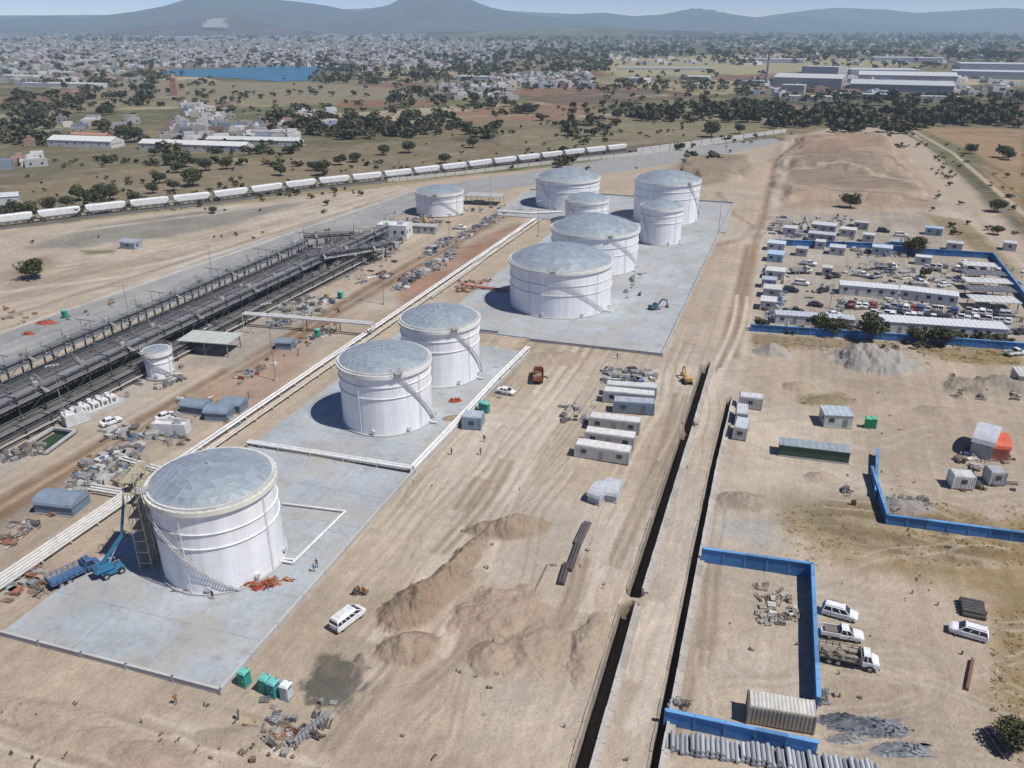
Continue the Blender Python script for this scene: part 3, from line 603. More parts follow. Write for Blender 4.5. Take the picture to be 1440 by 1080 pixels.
def bwall(pts,h=2.2,name='blue_perimeter_wall',t=.22): 
    w=[G(*p) for p in pts]; m=MB()
    for a,b in zip(w[:-1],w[1:]):
        d=(b-a).normalized(); L=(b-a).length; k=max(1,int(L/3)); rz=math.atan2(d.y,d.x)
        for i in range(k):
            p=a.lerp(b,(i+.5)/k); g=R_.uniform(.7,1.25); m.box((p.x,p.y,h/2),(L/k-.24,t,h+R_.uniform(-.08,.05)),tuple(c*g for c in BLUE),PAINT,rz+R_.uniform(-.01,.01))
            p=a.lerp(b,i/k); m.box((p.x,p.y,h/2+.06),(.24,t+.12,h+.12),(.11,.24,.46),PAINT,rz)
            p=a.lerp(b,(i+.5)/k); m.box((p.x,p.y,h+.05),(L/k,t+.3,.1),tuple(c*g for c in (.13,.30,.54)),PAINT,rz)
    return m.obj(name)
bwall([(986,790),(1139,812),(1147,1003)],2.5); bwall([(934,1018),(1148,1064)],2.2); bwall([(1090,345),(1225,350),(1300,358),(1395,364),(1460,450)],2.2)
bwall([(1055,466),(1240,478),(1450,494)],2.0); bwall([(1224,668),(1246,737),(1450,764)],1.8); bwall([(1230,700),(1232,640)],1.5)
m=MB(); a=G(938,1046); b=G(1242,1092); n=int((b-a).length/.55); d=(b-a).normalized(); rz=math.atan2(d.y,d.x)
for i in range(n):
    p=a.lerp(b,i/n); g=R_.uniform(.65,1.15); nn=Vector((-d.y,d.x,0)); ln=R_.uniform(1.0,1.5)
    m.cyl(p-nn*ln+Vector((0,0,.35)),p+nn*ln+Vector((0,0,.35)),.26,(.38*g,.40*g,.42*g),CONC,7); 
    if R_.random()<.6: m.cyl(p-nn*ln*.9+Vector((0,0,.85)),p+nn*ln*.9+Vector((0,0,.85)),.25,(.42*g,.44*g,.46*g),CONC,7)
m.obj('culvert_stack')
def clutter(name,x0,y0,x1,y1,n,pal,smin=.3,smax=2.2,slope=0,zmax=1.2,skew=True):
    m=MB(); ncl=max(1,n//9); cl=[(R_.uniform(x0,x1),R_.uniform(y0,y1)) for _ in range(ncl)]
    for i in range(n):
        if R_.random()<.7: px,py=R_.choice(cl); px+=R_.gauss(0,(x1-x0)*.06); py+=R_.gauss(0,(y1-y0)*.1)
        else: px=R_.uniform(x0,x1); py=R_.uniform(y0,y1)
        py+=slope*(px-x0); p=G(px,py); c=R_.choice(pal); g=R_.uniform(.6,1.15); c=tuple(k*g for k in c)
        rz=-AXA+math.pi/2*R_.choice((0,1))+R_.gauss(0,.25); t=R_.random(); L=R_.uniform(smin,smax); h=R_.uniform(.15,zmax)
        if t<.25: m.box((p.x,p.y,h/2),(L,L*R_.uniform(.3,.9),h),c,PAINT,rz); m.box((p.x,p.y,h+.06),(L*.8,L*.25,.12),tuple(k*.8 for k in c),PAINT,rz+.2)
        elif t<.65:
            dd=Vector((math.cos(rz),math.sin(rz),0))*L*1.6; nn=Vector((-dd.y,dd.x,0)).normalized()
            for q_ in range(R_.randint(2,5)): m.cyl(p-dd/2+nn*q_*.2+Vector((0,0,.16)),p+dd/2+nn*(q_*.2+R_.uniform(-.2,.2))+Vector((0,0,.16+R_.uniform(0,.3))),.08,c,STEEL,5)
        elif t<.75: m.cyl(p,p+Vector((0,0,h)),L*.22,c,PAINT,9)
        elif t<.88:
            nn=Vector((math.cos(rz),math.sin(rz),0)); s_=Vector((-nn.y,nn.x,0))
            for u in (-1,1):
                for v in (-1,1): q_=p+nn*u*L*.4+s_*v*L*.25; m.cyl(q_,q_+Vector((0,0,h+.3)),.05,c,STEEL,4)
                m.beam(p+nn*u*L*.4-s_*L*.25+Vector((0,0,h+.3)),p+nn*u*L*.4+s_*L*.25+Vector((0,0,h+.3)),.08,.08,c,STEEL); m.beam(p-nn*L*.4+s_*u*L*.25+Vector((0,0,h+.3)),p+nn*L*.4+s_*u*L*.25+Vector((0,0,h+.3)),.08,.08,c,STEEL)
        else:
            for q_ in range(4): m.box((p.x,p.y,.1+q_*.16),(L,L*.7,.1),c,PAINT,rz+q_*.05)
    return m.obj(name)
GR=[(.38,.38,.37),(.28,.28,.28),(.45,.43,.4),(.14,.13,.13),(.30,.25,.2)]; MX=GR+[(.56,.55,.52),(.62,.61,.58),(.15,.22,.32)]
RST=[(.35,.15,.1),(.4,.3,.2),(.3,.2,.14),(.5,.47,.42)]; ET=[(.3,.24,.18),(.36,.29,.21),(.22,.18,.14)]
clutter('pipe_spool_pile',100,655,200,700,140,MX,.5,2.5,-.25,1.4)
clutter('pipe_spool_pile',150,610,260,650,110,MX,.5,2.5,-.3,1.4)
clutter('pipe_spool_pile',0,640,60,655,60,GR,.4,2,-.3)
clutter('construction_materials',0,810,60,850,60,GR+RST,.4,1.6,-.2,.7)
clutter('construction_materials',0,740,90,770,50,GR+RST,.4,1.6,-.5,.7)
clutter('construction_materials',330,530,470,545,90,RST+MX,.4,1.6,-.55,.8)
clutter('construction_materials',250,565,340,600,40,MX,.4,1.6,0,.8)
clutter('construction_materials',100,585,260,560,60,GR,.4,1.8,-.3,1.0)
clutter('construction_materials',250,500,350,470,60,MX,.4,1.8,-.3,1.4)
clutter('pipe_spool_pile',560,395,640,412,170,MX,.5,2.6,-.55,1.2)
clutter('pipe_spool_pile',600,350,700,362,190,MX,.5,2.6,-.5,1.2)
clutter('construction_materials',380,432,480,460,170,MX+[(.5,.45,.2)],.4,2.2,-.2,1.2)
clutter('construction_materials',430,385,560,405,240,GR,.5,3,-.4,2.6)
clutter('construction_materials',440,345,620,360,280,GR,.5,3,-.25,2.4)
clutter('construction_materials',540,300,600,330,40,MX,.5,2.,0,1.5)
clutter('construction_materials',480,410,560,380,60,MX+RST,.5,2.,-.3,1.)
clutter('construction_materials',100,420,200,470,12,RST,.3,1,0,.5)
clutter('construction_materials',640,395,700,412,50,RST+[(.5,.1,.08)],.4,1.6,0,.9)
clutter('construction_materials',600,300,740,292,60,MX,.5,2.2,0,1.6)
clutter('scrap_metal',335,822,412,832,46,[(.45,.08,.05),(.38,.07,.05),(.42,.2,.1)],.5,1.5,-.1,.8)
clutter('scrap_metal',238,828,300,838,20,GR,.4,1.2,0,.5)
clutter('construction_debris',365,985,470,1050,60,GR,.3,1.1,0,.5)
clutter('construction_debris',335,1010,420,1075,24,RST,.3,1.2,0,.3)
clutter('construction_debris',1064,830,1120,878,80,[(.5,.45,.38),(.4,.36,.3),(.3,.25,.2),(.6,.58,.52)],.3,1.2,0,.5)
clutter('construction_debris',1340,630,1430,690,70,MX+RST,.4,1.8,0,1)
clutter('construction_debris',850,520,925,538,100,MX,.6,2.4,0,1.0)
clutter('construction_debris',790,572,840,596,40,GR,.4,1.6,0,.4)
clutter('construction_debris',1150,975,1175,1000,14,GR,.3,1.2,0,.5)
clutter('construction_debris',655,560,760,510,16,RST+GR,.4,1.4,0,.6)
clutter('construction_debris',940,990,965,1005,14,GR,.3,1.2,0,.8)
clutter('rubble',1250,700,1305,722,90,[(.42,.4,.36),(.36,.33,.3)],.2,.9,0,.6)
clutter('rubble',1340,525,1440,560,90,[(.30,.27,.22),(.4,.36,.3),(.2,.18,.15)],.3,1.4,0,.8)
clutter('rubble',1180,690,1215,712,14,GR,.3,1.2)
clutter('site_equipment',1180,420,1340,440,160,MX,.5,2.6,.05,1.4)
clutter('site_equipment',1085,305,1200,345,190,MX,.5,3,.0,1.4)
clutter('site_equipment',1070,385,1110,450,90,MX+[(.2,.35,.5)],.5,2.4,0,1.6)
clutter('site_equipment',1200,345,1300,362,100,MX+[(.2,.35,.5)],.5,2.6,0,1.4)
clutter('site_equipment',1200,370,1440,402,150,MX,.5,2.6,0,1.2)
clutter('site_equipment',1120,395,1190,445,30,MX,.5,2.2,0,1.0)
clutter('site_equipment',1350,440,1440,470,80,MX,.5,2.2,0,1.4)
clutter('site_equipment',880,385,905,420,25,GR,.4,2,0,1.5)
clutter('site_equipment',1190,455,1240,475,30,MX,.4,2,0,1.)
clutter('stones',560,600,980,1070,50,ET,.08,.22,0,.15)
clutter('stones',1000,560,1440,1070,70,ET,.08,.26,0,.18)
clutter('stones',0,990,400,1075,40,ET,.1,.3,0,.2)
clutter('construction_debris',0,430,120,470,18,RST,.4,1.4,0,.7)
def tarp(name,px,py,rx,ry,col,h=.8,seed=0):
    c=G(px,py); m=MB(); n=18; vs=[];hs=np.random.RandomState(seed).rand(n,n)
    for i in range(n):
        for j in range(n):
            u=i/(n-1)*2-1;v=j/(n-1)*2-1; r=math.hypot(u,v); e=max(0,1-r**2)
            vs.append((c.x+u*rx*(1-.35*hs[i,j])+.8*v*hs[0,j],c.y+v*ry*(1-.4*hs[j,i]),-.05+ (hs[i,j]*h*.7+.3*h)*min(1,e*2)))
    m.add(vs,[(i*n+j,i*n+n+j,i*n+n+j+1,i*n+j+1) for i in range(n-1) for j in range(n-1)],col); return m.obj(name)
tarp('tarpaulin_heap',1215,1022,5,1.4,(.18,.19,.21),1.1,1);tarp('tarpaulin_heap',1265,1055,4,1.2,(.22,.23,.24),.9,2);tarp('tarpaulin_heap',1190,1040,3,.8,(.28,.28,.28),.7,3);tarp('tarpaulin_heap',65,455,3.5,1.5,(.4,.1,.06),1.,4);tarp('tarpaulin_heap',40,470,1.8,1,(.4,.1,.05),.8,5)
tarp('tarpaulin_heap',640,566,2,1,(.45,.09,.05),1.2,6); tarp('tarpaulin_heap',1180,1012,3,.9,(.14,.15,.17),.9,7); tarp('tarpaulin_heap',1245,1030,3,1,(.2,.21,.22),.9,8)
def bundle(name,p0,p1,n,r,col,z=0):
    a=G(*p0);b=G(*p1); d=(b-a).normalized(); nn=Vector((-d.y,d.x,0)); m=MB()
    for i in range(n): m.cyl(a+nn*i*r*2.1+Vector((0,0,r)),b+nn*i*r*2.1+d*R_.uniform(-.4,.4)+Vector((0,0,r)),r,col,STEEL,7)
    for i in range(n-1): m.cyl(a+nn*(i+.5)*r*2.1+Vector((0,0,r*2.7)),b+nn*(i+.5)*r*2.1+Vector((0,0,r*2.7)),r,tuple(k*1.2 for k in col),STEEL,7)
    return m.obj(name)
bundle('steel_pipe_stack',(792,824),(800,796),3,.2,(.10,.09,.085)); bundle('steel_pipe_stack',(803,805),(816,768),3,.2,(.10,.09,.085)); bundle('steel_pipe_stack',(816,768),(830,738),4,.18,(.13,.12,.11))
bundle('steel_pipe_stack',(1382,1030),(1405,1065),3,.2,(.16,.12,.1)); bundle('steel_pipe_stack',(1360,972),(1368,930),2,.15,(.20,.11,.08))
bundle('steel_pipe_stack',(1352,865),(1385,872),6,.3,(.10,.09,.085)); bundle('lumber_pile',(495,836),(516,838),5,.12,(.25,.18,.12)); bundle('lumber_pile',(748,842),(770,795),2,.07,(.25,.2,.15))
m=MB()
for i in range(9):
    p=G(420+i*5,1042-i*4); m.box((p.x,p.y,.45),(.5,1.5,.9),(.3,.3,.29),CONC,-.3,top=(.5,1))
m.obj('precast_barriers')
# ---------------- vehicles -----------------
def wheel(m,x,y,r=.36,w=.24):
    m.cyl((x,y-w/2,r),(x,y+w/2,r),r,(.03,.03,.03),PAINT,16); m.cyl((x,y-w/2-.01,r),(x,y+w/2+.01,r),r*.55,(.4,.4,.4),STEEL,10)
def loft(m,st,col,mi=0):
    vs=[];n=8
    for (x,z0,z1,hw) in st:
        vs+=[(x,-hw*.9,z0),(x,-hw,z0+.12),(x,-hw,z1-.14),(x,-hw*.9,z1),(x,hw*.9,z1),(x,hw,z1-.14),(x,hw,z0+.12),(x,hw*.9,z0)]
    k=len(st); fs=[(i*n+j,i*n+(j+1)%n,(i+1)*n+(j+1)%n,(i+1)*n+j) for i in range(k-1) for j in range(n)]
    fs+=[tuple(range(n))[::-1],tuple(range((k-1)*n,k*n))]; m.add(vs,[f[::-1] for f in fs],col,mi)
def green(m,x0,x1,x0t,x1t,zb,zt,hw,hwt,col,pill=(0,.5,1)):
    B=[(x0,-hw,zb),(x1,-hw,zb),(x1,hw,zb),(x0,hw,zb)];Tt=[(x0t,-hwt,zt),(x1t,-hwt,zt),(x1t,hwt,zt),(x0t,hwt,zt)]
    m.add(B+Tt,[(0,1,5,4),(1,2,6,5),(2,3,7,6),(3,0,4,7)],(.03,.035,.04),GLASS)
    m.box(((x0t+x1t)/2,0,zt+.03),(x1t-x0t+.06,hwt*2+.06,.07),col,PAINT,top=(.94,.9))
    for f in pill:
        for s in (-1,1): m.beam((x0+(x1-x0)*f,s*hw,zb),(x0t+(x1t-x0t)*f,s*hwt,zt),.1,.1,col)
def car_mesh(kind,col):
    m=MB()
    if kind=='sedan':
        loft(m,[(-2.2,.35,.8,.72),(-2.05,.25,.95,.86),(-1.2,.22,1.0,.9),(.8,.22,.98,.9),(1.7,.24,.85,.87),(2.15,.3,.7,.75)],col); green(m,-1.55,1.1,-1.0,.35,.95,1.42,.82,.66,col)
        L=(1.35,-1.35);r=.33
    elif kind=='suv':
        loft(m,[(-2.35,.4,1.0,.8),(-2.25,.3,1.12,.92),(-1,.28,1.12,.94),(1.,.28,1.1,.94),(2.0,.3,1.0,.92),(2.35,.38,.82,.8)],col); green(m,-2.2,1.25,-2.0,.55,1.08,1.72,.87,.74,col,(0,.33,.66,1))
        for s in (-1,1): m.beam((-1.9,s*.62,1.84),(.3,s*.62,1.84),.05,.06,(.2,.2,.2))
        L=(1.5,-1.45);r=.4
    elif kind=='van':
        loft(m,[(-2.7,.4,1.25,.85),(-2.6,.3,1.3,.96),(1.4,.3,1.3,.97),(2.2,.32,1.15,.95),(2.7,.4,.85,.82)],col); green(m,-2.62,1.95,-2.5,.95,1.25,1.85,.93,.84,col,(0,.18,.36,.54,.75,1))
        m.box((-.8,0,2.02),(3.5,1.64,.28),col,PAINT,top=(.93,.8)); m.box((-.6,0,2.19),(2.6,.9,.05),tuple(c*.85 for c in col))
        L=(1.7,-1.6);r=.36
    else:
        loft(m,[(-.4,.35,1.12,.93),(1.2,.35,1.1,.94),(2.2,.36,1.02,.92),(2.65,.42,.85,.82)],col); green(m,-.35,1.35,-.25,.7,1.08,1.72,.87,.74,col,(0,.5,1))
        m.box((-1.6,0,.72),(2.35,1.8,.14),tuple(c*.5 for c in col)); 
        for s in (-1,1): m.box((-1.6,s*.9,.9),(2.4,.1,.55),col)
        m.box((-2.78,0,.9),(.08,1.9,.55),col); m.box((-1.5,0,.98),(1.6,1.3,.35),(.2,.17,.14),rz=.05)
        L=(1.75,-1.7);r=.4
    for x in L:
        for s in (-.8,.8): wheel(m,x,s,r)
    fx={'sedan':2.12,'suv':2.33,'van':2.68,'pickup':2.62}[kind]
    for s in (-1,1):
        m.box((fx,s*.6,.72 if kind!='sedan' else .62),(.1,.32,.16),(.7,.7,.68),GLASS); m.box((-fx-.02,s*.7,.85),(.07,.18,.28),(.4,.02,.02))
        m.box((fx*.38,s*1.03,1.12 if kind!='sedan' else .98),(.16,.2,.14),col)
    m.box((fx-.02,0,.5),(.14,1.3,.2),(.05,.05,.05)); m.box((-fx-.0,0,.48),(.14,1.5,.18),(.08,.08,.08))
    return m
CM={}
def veh(kind,col,p0,p1,name=None):
    a=G(*p0);b=G(*p1);c=(a+b)/2; c.z=.04; rz=math.atan2((b-a).y,(b-a).x); k=(kind,col)
    nm=name or {'sedan':'parked_car','suv':'parked_suv','van':'passenger_van','pickup':'pickup_truck'}[kind]
    if k not in CM: CM[k]=car_mesh(kind,col).obj(nm,c,rz); return CM[k]
    return inst(nm,CM[k],c,rz)
WHT=(.76,.76,.75); SLV=(.42,.43,.44); DRK=(.05,.05,.055); RED=(.30,.04,.03); BLU=(.06,.12,.28)
veh('van',WHT,(471,889),(508,861)); veh('suv',WHT,(1156,860),(1204,873)); veh('pickup',WHT,(1153,891),(1214,901)); veh('suv',WHT,(1383,900),(1338,887))
veh('sedan',WHT,(145,600),(168,592)); veh('sedan',WHT,(222,593),(245,584)); veh('sedan',WHT,(700,551),(724,556))
for i in range(24):
    x=1196+i*9.6+R_.uniform(-1.5,1.5); y=432+i*.55
    if R_.random()<.92: veh(R_.choice(['sedan','suv','pickup','sedan']),R_.choice([WHT,WHT,SLV,DRK,SLV,RED,BLU]),(x,y+5),(x+3,y-6))
for i in range(22):
    x=1215+i*9.6+R_.uniform(-1.5,1.5); y=444+i*.5
    if R_.random()<.85: veh(R_.choice(['sedan','suv','pickup']),R_.choice([WHT,WHT,SLV,DRK]),(x,y+5),(x+3,y-6))
for i in range(12):
    x=1300+i*9.+R_.uniform(-1.5,1.5); y=378+i*.5
    if R_.random()<.8: veh(R_.choice(['sedan','suv','pickup']),R_.choice([WHT,WHT,SLV,DRK]),(x,y+4),(x+3,y-4))
for x,y in ((1120,400),(1165,392),(1105,410),(1205,388),(1350,372),(1430,470),(600,323),(640,322),(1190,320),(1225,392),(1245,402),(1285,400),(1320,404),(1130,372),(1150,412),(1110,440),(1165,445),(1140,430),(1235,326),(1260,332),(1420,500)):
    veh(R_.choice(['sedan','pickup','suv']),R_.choice([WHT,WHT,SLV,DRK]),(x,y),(x+14,y+R_.uniform(-3,3)))
def truck(name,p0,p1,cab,bed,load=None,dump=False):
    a=G(*p0);b=G(*p1);c=(a+b)/2; rz=math.atan2((b-a).y,(b-a).x); m=MB()
    m.box((0,0,.75),(7,.9,.25),(.07,.07,.07),STEEL)
    loft(m,[(1.5,.6,1.5,1.05),(2.9,.6,1.5,1.08),(3.5,.6,1.35,.95)],cab) ; green(m,1.5,2.7,1.55,2.35,1.45,2.3,1.0,.9,cab)
    m.box((-1.2,0,1.05),(5.,2.3,.18),bed)
    for s in (-1,1):
        if dump: m.box((-1.2,s*1.15,1.65),(5,.1,1.1),bed)
        for i in range(7): m.box((-3.6+i*.8,s*1.2,1.5),(.09,.1,.9),tuple(k*.8 for k in bed))
        m.beam((-3.7,s*1.2,1.9),(1.3,s*1.2,1.9),.07,.1,bed); m.beam((-3.7,s*1.2,1.5),(1.3,s*1.2,1.5),.07,.1,bed)
    m.box((-3.7,0,1.5),(.1,2.3,.9),bed); m.box((1.3,0,1.6),(.1,2.3,1.1),bed)
    if load:
        for i in range(16):
            g=R_.uniform(.5,1.3); m.box((R_.uniform(-3.2,.8),R_.uniform(-.8,.8),R_.uniform(1.2,1.6)),(R_.uniform(.4,1.2),R_.uniform(.3,.7),.5),tuple(k*g for k in load),rz=R_.uniform(0,3))
    for x in (2.5,-2.4,-1.3):
        for s in (-1,1): wheel(m,x,s*.98,.5,.34)
    m.box((3.55,0,.65),(.15,2.1,.3),(.3,.3,.3))
    for s in(-1,1): m.box((3.55,s*.7,1.),(.08,.25,.2),(.7,.7,.6),GLASS)
    return m.obj(name,(c.x,c.y,0),rz)
truck('flatbed_truck',(1152,923),(1233,940),WHT,(.25,.22,.18),(.3,.25,.2)); truck('dump_truck',(756,548),(758,518),(.35,.16,.08),(.25,.1,.05),(.3,.22,.15),True)
truck('flatbed_truck',(90,820),(124,804),(.07,.13,.26),(.08,.15,.28)); truck('flatbed_truck',(1185,460),(1215,463),WHT,(.3,.3,.3)); truck('flatbed_truck',(1230,378),(1262,380),WHT,(.3,.3,.3)); truck('flatbed_truck',(1112,385),(1140,384),WHT,(.3,.3,.3))
def excav(name,px,py,rz,col,sc=1,wheels=False):
    m=MB(); D=(.06,.06,.06)
    for s in (-1,1):
        if wheels:
            for x in (-1.3,1.3): wheel(m,x,s*1.05,.6,.4)
        else:
            m.box((0,s*1.05,.45),(3.6,.5,.6),D,STEEL); m.cyl((1.8,s*1.3,.45),(1.8,s*.8,.45),.42,D,STEEL,12); m.cyl((-1.8,s*1.3,.45),(-1.8,s*.8,.45),.42,D,STEEL,12)
    m.cyl((0,0,.6),(0,0,1.05),.8,D,STEEL,14); m.box((-.5,0,1.5),(3.2,2.3,.9),col,top=(.95,.92)); m.box((-1.8,0,1.7),(.9,2.2,.9),tuple(k*.7 for k in col),top=(.9,.9))
    m.box((.5,.65,2.1),(1.4,.95,1.4),col,top=(.9,.9)); m.box((.52,.65,2.25),(1.36,1.0,.8),(.03,.04,.05),GLASS,top=(.92,.92))
    m.beam((.9,-.2,1.6),(3.2,-.2,4.0),.35,.55,col);m.beam((3.2,-.2,4.0),(5.2,-.2,3.3),.32,.5,col);m.beam((5.2,-.2,3.5),(5.8,-.2,1.2),.28,.4,col)
    m.cyl((1.2,-.2,1.2),(2.8,-.2,3.4),.09,(.5,.5,.5),STEEL,6); m.cyl((3.4,-.2,4.3),(5.1,-.2,3.7),.09,(.5,.5,.5),STEEL,6)
    m.box((5.6,-.2,.7),(.9,1.0,.9),tuple(k*.5 for k in col),top=(1.,1.1))
    o=m.obj(name,G(px,py),rz); o.scale=(sc,)*3; return o
YEL=(.50,.34,.10)
excav('excavator',966,538,1.7,YEL,.7); excav('excavator',920,436,.4,(.05,.12,.17),.75); excav('backhoe',975,305,1.,(.55,.5,.4),.9,True); excav('excavator',1140,328,2.,(.4,.38,.3)); excav('backhoe',600,316,2,YEL,.8,True)
m=MB(); C=(.04,.17,.30); 
m.box((0,0,.7),(3.2,1.9,.5),C); 
for x in (-1.1,1.1):
    for s in (-1,1): wheel(m,x,s*1.05,.5,.35)
m.cyl((0,0,.9),(0,0,1.3),.7,(.1,.1,.1),STEEL,12); m.box((-.9,0,1.7),(2.6,1.7,.9),C,top=(.9,.85)); m.box((-2.1,0,1.8),(.7,1.5,.8),(.05,.12,.2))
m.beam((-1.2,0,2.1),(2.4,0,5.6),.42,.45,C); m.beam((2.4,0,5.6),(3.6,0,10.5),.30,.34,C); m.beam((3.6,0,10.5),(4.0,0,12.6),.22,.24,(.4,.4,.4)); m.cyl((-.2,0,1.8),(1.5,0,4.3),.1,(.5,.5,.5),STEEL,6)
m.box((4.6,0,12.5),(1.0,2.0,.08),(.2,.2,.2))
for x in (4.1,5.1):
    for y in (-1,1): m.cyl((x,y,12.5),(x,y,13.6),.04,C,STEEL,4)
for z in (13.0,13.6):
    m.beam((4.1,-1,z),(5.1,-1,z),.05,.05,C);m.beam((4.1,1,z),(5.1,1,z),.05,.05,C);m.beam((5.1,-1,z),(5.1,1,z),.05,.05,C);m.beam((4.1,-1,z),(4.1,1,z),.05,.05,C)
m.obj('boom_lift',G(158,806,.27),.75)
c,R,h,base=T[0]; m=MB(); a=base-math.radians(112); o=c+Vector((math.cos(a),math.sin(a),0))*(R+2); SY=(.55,.52,.34)
dx=Vector((math.cos(a),math.sin(a),0)); dy=Vector((-dx.y,dx.x,0)); hh=h+2.5
for i in (-.9,.9):
    for j in (-3,-1,1,3): 
        q_=o+dx*i+dy*j; m.cyl(q_,q_+Vector((0,0,hh)),.07,SY,STEEL,5)
for z in np.arange(1.5,hh,2):
    for i in (-.9,.9):
        m.beam(o+dx*i-dy*3+Vector((0,0,z)),o+dx*i+dy*3+Vector((0,0,z)),.08,.08,SY,STEEL)
        m.beam(o+dx*i-dy*3+Vector((0,0,z)),o+dx*i-dy*1+Vector((0,0,z+2)),.06,.06,SY,STEEL); m.beam(o+dx*i+dy*3+Vector((0,0,z)),o+dx*i+dy*1+Vector((0,0,z+2)),.06,.06,SY,STEEL)
    for j in (-3,-1,1,3): m.beam(o-dx*.9+dy*j+Vector((0,0,z)),o+dx*.9+dy*j+Vector((0,0,z)),.08,.08,SY,STEEL)
    m.box((o.x,o.y,z+.05),(1.6,6,.08),(.42,.36,.26),PAINT,math.atan2(dx.y,dx.x))
m.obj('scaffold_tower')
def toilet(px,py,col):
    m=MB(); m.box((0,0,1.05),(1.15,1.15,2.1),col); m.box((0,0,2.22),(1.25,1.25,.25),tuple(min(.8,k*1.3+.12) for k in col),top=(.75,.75)); m.box((0,-.59,1.0),(.75,.05,1.75),tuple(k*.8 for k in col)); m.cyl((.4,.4,2.1),(.4,.4,2.7),.05,(.3,.3,.3),PAINT,6)
    m.box((0,0,.06),(1.3,1.3,.12),(.2,.2,.2)); m.box((.25,-.63,1.05),(.08,.04,.14),(.6,.6,.6)); 
    for s in (-1,1): m.box((s*.59,0,1.85),(.04,.7,.2),(.1,.1,.1))
    m.obj('portable_toilet',G(px,py),-AXA+R_.uniform(-.1,.1))
TE=(.03,.30,.23)
for p in ((345,962,TE),(374,971,TE),(386,977,(.05,.31,.29)),(404,981,(.5,.55,.53)),(1219,601,(.03,.34,.15)),(1227,601,(.03,.3,.15)),(678,578,TE),(684,580,TE),(479,420,TE),(92,447,TE),(447,474,TE)): toilet(*p)
def mast(px,py,h,name='light_mast'):
    m=MB(); m.cyl((0,0,0),(0,0,h),.13,(.35,.35,.34),STEEL,8,r1=.06); m.box((0,0,.25),(.8,.8,.5),(.45,.44,.42),CONC)
    m.beam((-1,0,h-.2),(1,0,h-.2),.08,.08,(.4,.4,.4),STEEL)
    for s in (-1,-.35,.35,1): m.box((s,-.15,h-.35),(.4,.25,.3),(.6,.6,.58),STEEL,rx=.5)
    m.obj(name,G(px,py),R_.uniform(0,1))
for a in ((388,535,19),(540,428,15),(95,600,14),(187,470,14),(757,332,14),(690,290,14),(1010,330,14),(1163,455,12),(478,372,12),(300,395,12),(632,345,12),(1095,345,10)): mast(*a)
# ---------------- train -----------------
def hopper():
    m=MB(); W_=(.70,.70,.68)
    secs=[(-8,2.2,4.2),(-6.6,1.1,4.4),(6.6,1.1,4.4),(8,2.2,4.2)]; vs=[]
    for x,z0,z1 in secs: vs+=[(x,-1.0,z0),(x,-1.5,z0+.7),(x,-1.5,z1-.4),(x,-.8,z1),(x,.8,z1),(x,1.5,z1-.4),(x,1.5,z0+.7),(x,1.0,z0)]
    n=8; fs=[(i*n+j,(i+1)*n+j,(i+1)*n+(j+1)%n,i*n+(j+1)%n) for i in range(3) for j in range(n)]+[tuple(range(n)),tuple(range(3*n,4*n))[::-1]]
    m.add(vs,fs,W_)
    for x in np.arange(-6.5,6.6,1.08):
        for s in (-1,1): m.box((x,s*1.53,2.9),(.1,.08,2.3),(.6,.6,.58))
    for x in (-4.5,-1.5,1.5,4.5): m.box((x,0,.95),(1.2,1.4,.9),(.4,.4,.38),top=(1.8,1.5)); m.box((x,0,4.45),(1.3,.7,.12),(.55,.55,.53))
    m.box((0,0,1.15),(17.4,.5,.3),(.15,.15,.15),STEEL)
    for x in (-6.8,6.8):
        m.box((x,0,.7),(2.4,2.,.35),(.06,.06,.06),STEEL)
        for e in (-.85,.85):
            for s in (-.75,.75): m.cyl((x+e,s-.07,.65),(x+e,s+.07,.65),.42,(.1,.09,.08),STEEL,12)
    for x in (-8,8): m.beam((x,-1.3,1.2),(x,-1.3,4.2),.06,.06,(.5,.5,.5)); m.box((x*1.06,0,1.1),(.8,.3,.3),(.1,.1,.1))
    return m.obj('rail_hopper_car')
TRP=[(-260,352),(-100,334),(0,321),(150,302),(300,285),(440,266),(540,255),(660,240),(780,225),(900,211)]
w=[G(*p) for p in TRP]
def cat(w,k=8):
    out=[]
    for i in range(len(w)-1):
        p0=w[max(i-1,0)];p1=w[i];p2=w[i+1];p3=w[min(i+2,len(w)-1)]
        for j in range(k):
            t=j/k; out.append(.5*((2*p1)+(p2-p0)*t+(2*p0-5*p1+4*p2-p3)*t*t+(3*p1-p0-3*p2+p3)*t**3))
    return out+[w[-1]]
cv=cat(w); src=hopper(); first=True; cum=[0]
for a,b in zip(cv[:-1],cv[1:]): cum.append(cum[-1]+(b-a).length)
def on(s):
    for i in range(len(cv)-1):
        if cum[i+1]>=s: return cv[i].lerp(cv[i+1],(s-cum[i])/(cum[i+1]-cum[i]))
    return cv[-1]
s=9.
while s<cum[-1]-9:
    a=on(s-7);b=on(s+7);c=(a+b)/2; rz=math.atan2((b-a).y,(b-a).x); c.z=.9
    if first: src.location=c; src.rotation_euler[2]=rz; first=False
    else: inst('rail_hopper_car',src,c,rz)
    s+=18.2
def ribbon(name,pts,wd,z,col,mi=CONC,slope=1.5):
    m=MB(); vs=[]
    for i,p in enumerate(pts):
        d=(pts[min(i+1,len(pts)-1)]-pts[max(i-1,0)]).normalized(); n=Vector((d.y,-d.x,0))
        for o,zz in ((-wd/2-slope,-.1),(-wd/2,z),(wd/2,z),(wd/2+slope,-.1)): q_=p+n*o; vs.append((q_.x,q_.y,zz))
    m.add(vs,[(4*i+k,4*i+k+1,4*i+5+k,4*i+4+k) for i in range(len(pts)-1) for k in range(3)],col,mi); return m.obj(name)
ribbon('railway_embankment',cv,4.2,.62,(.12,.11,.10),CONC,2.2)
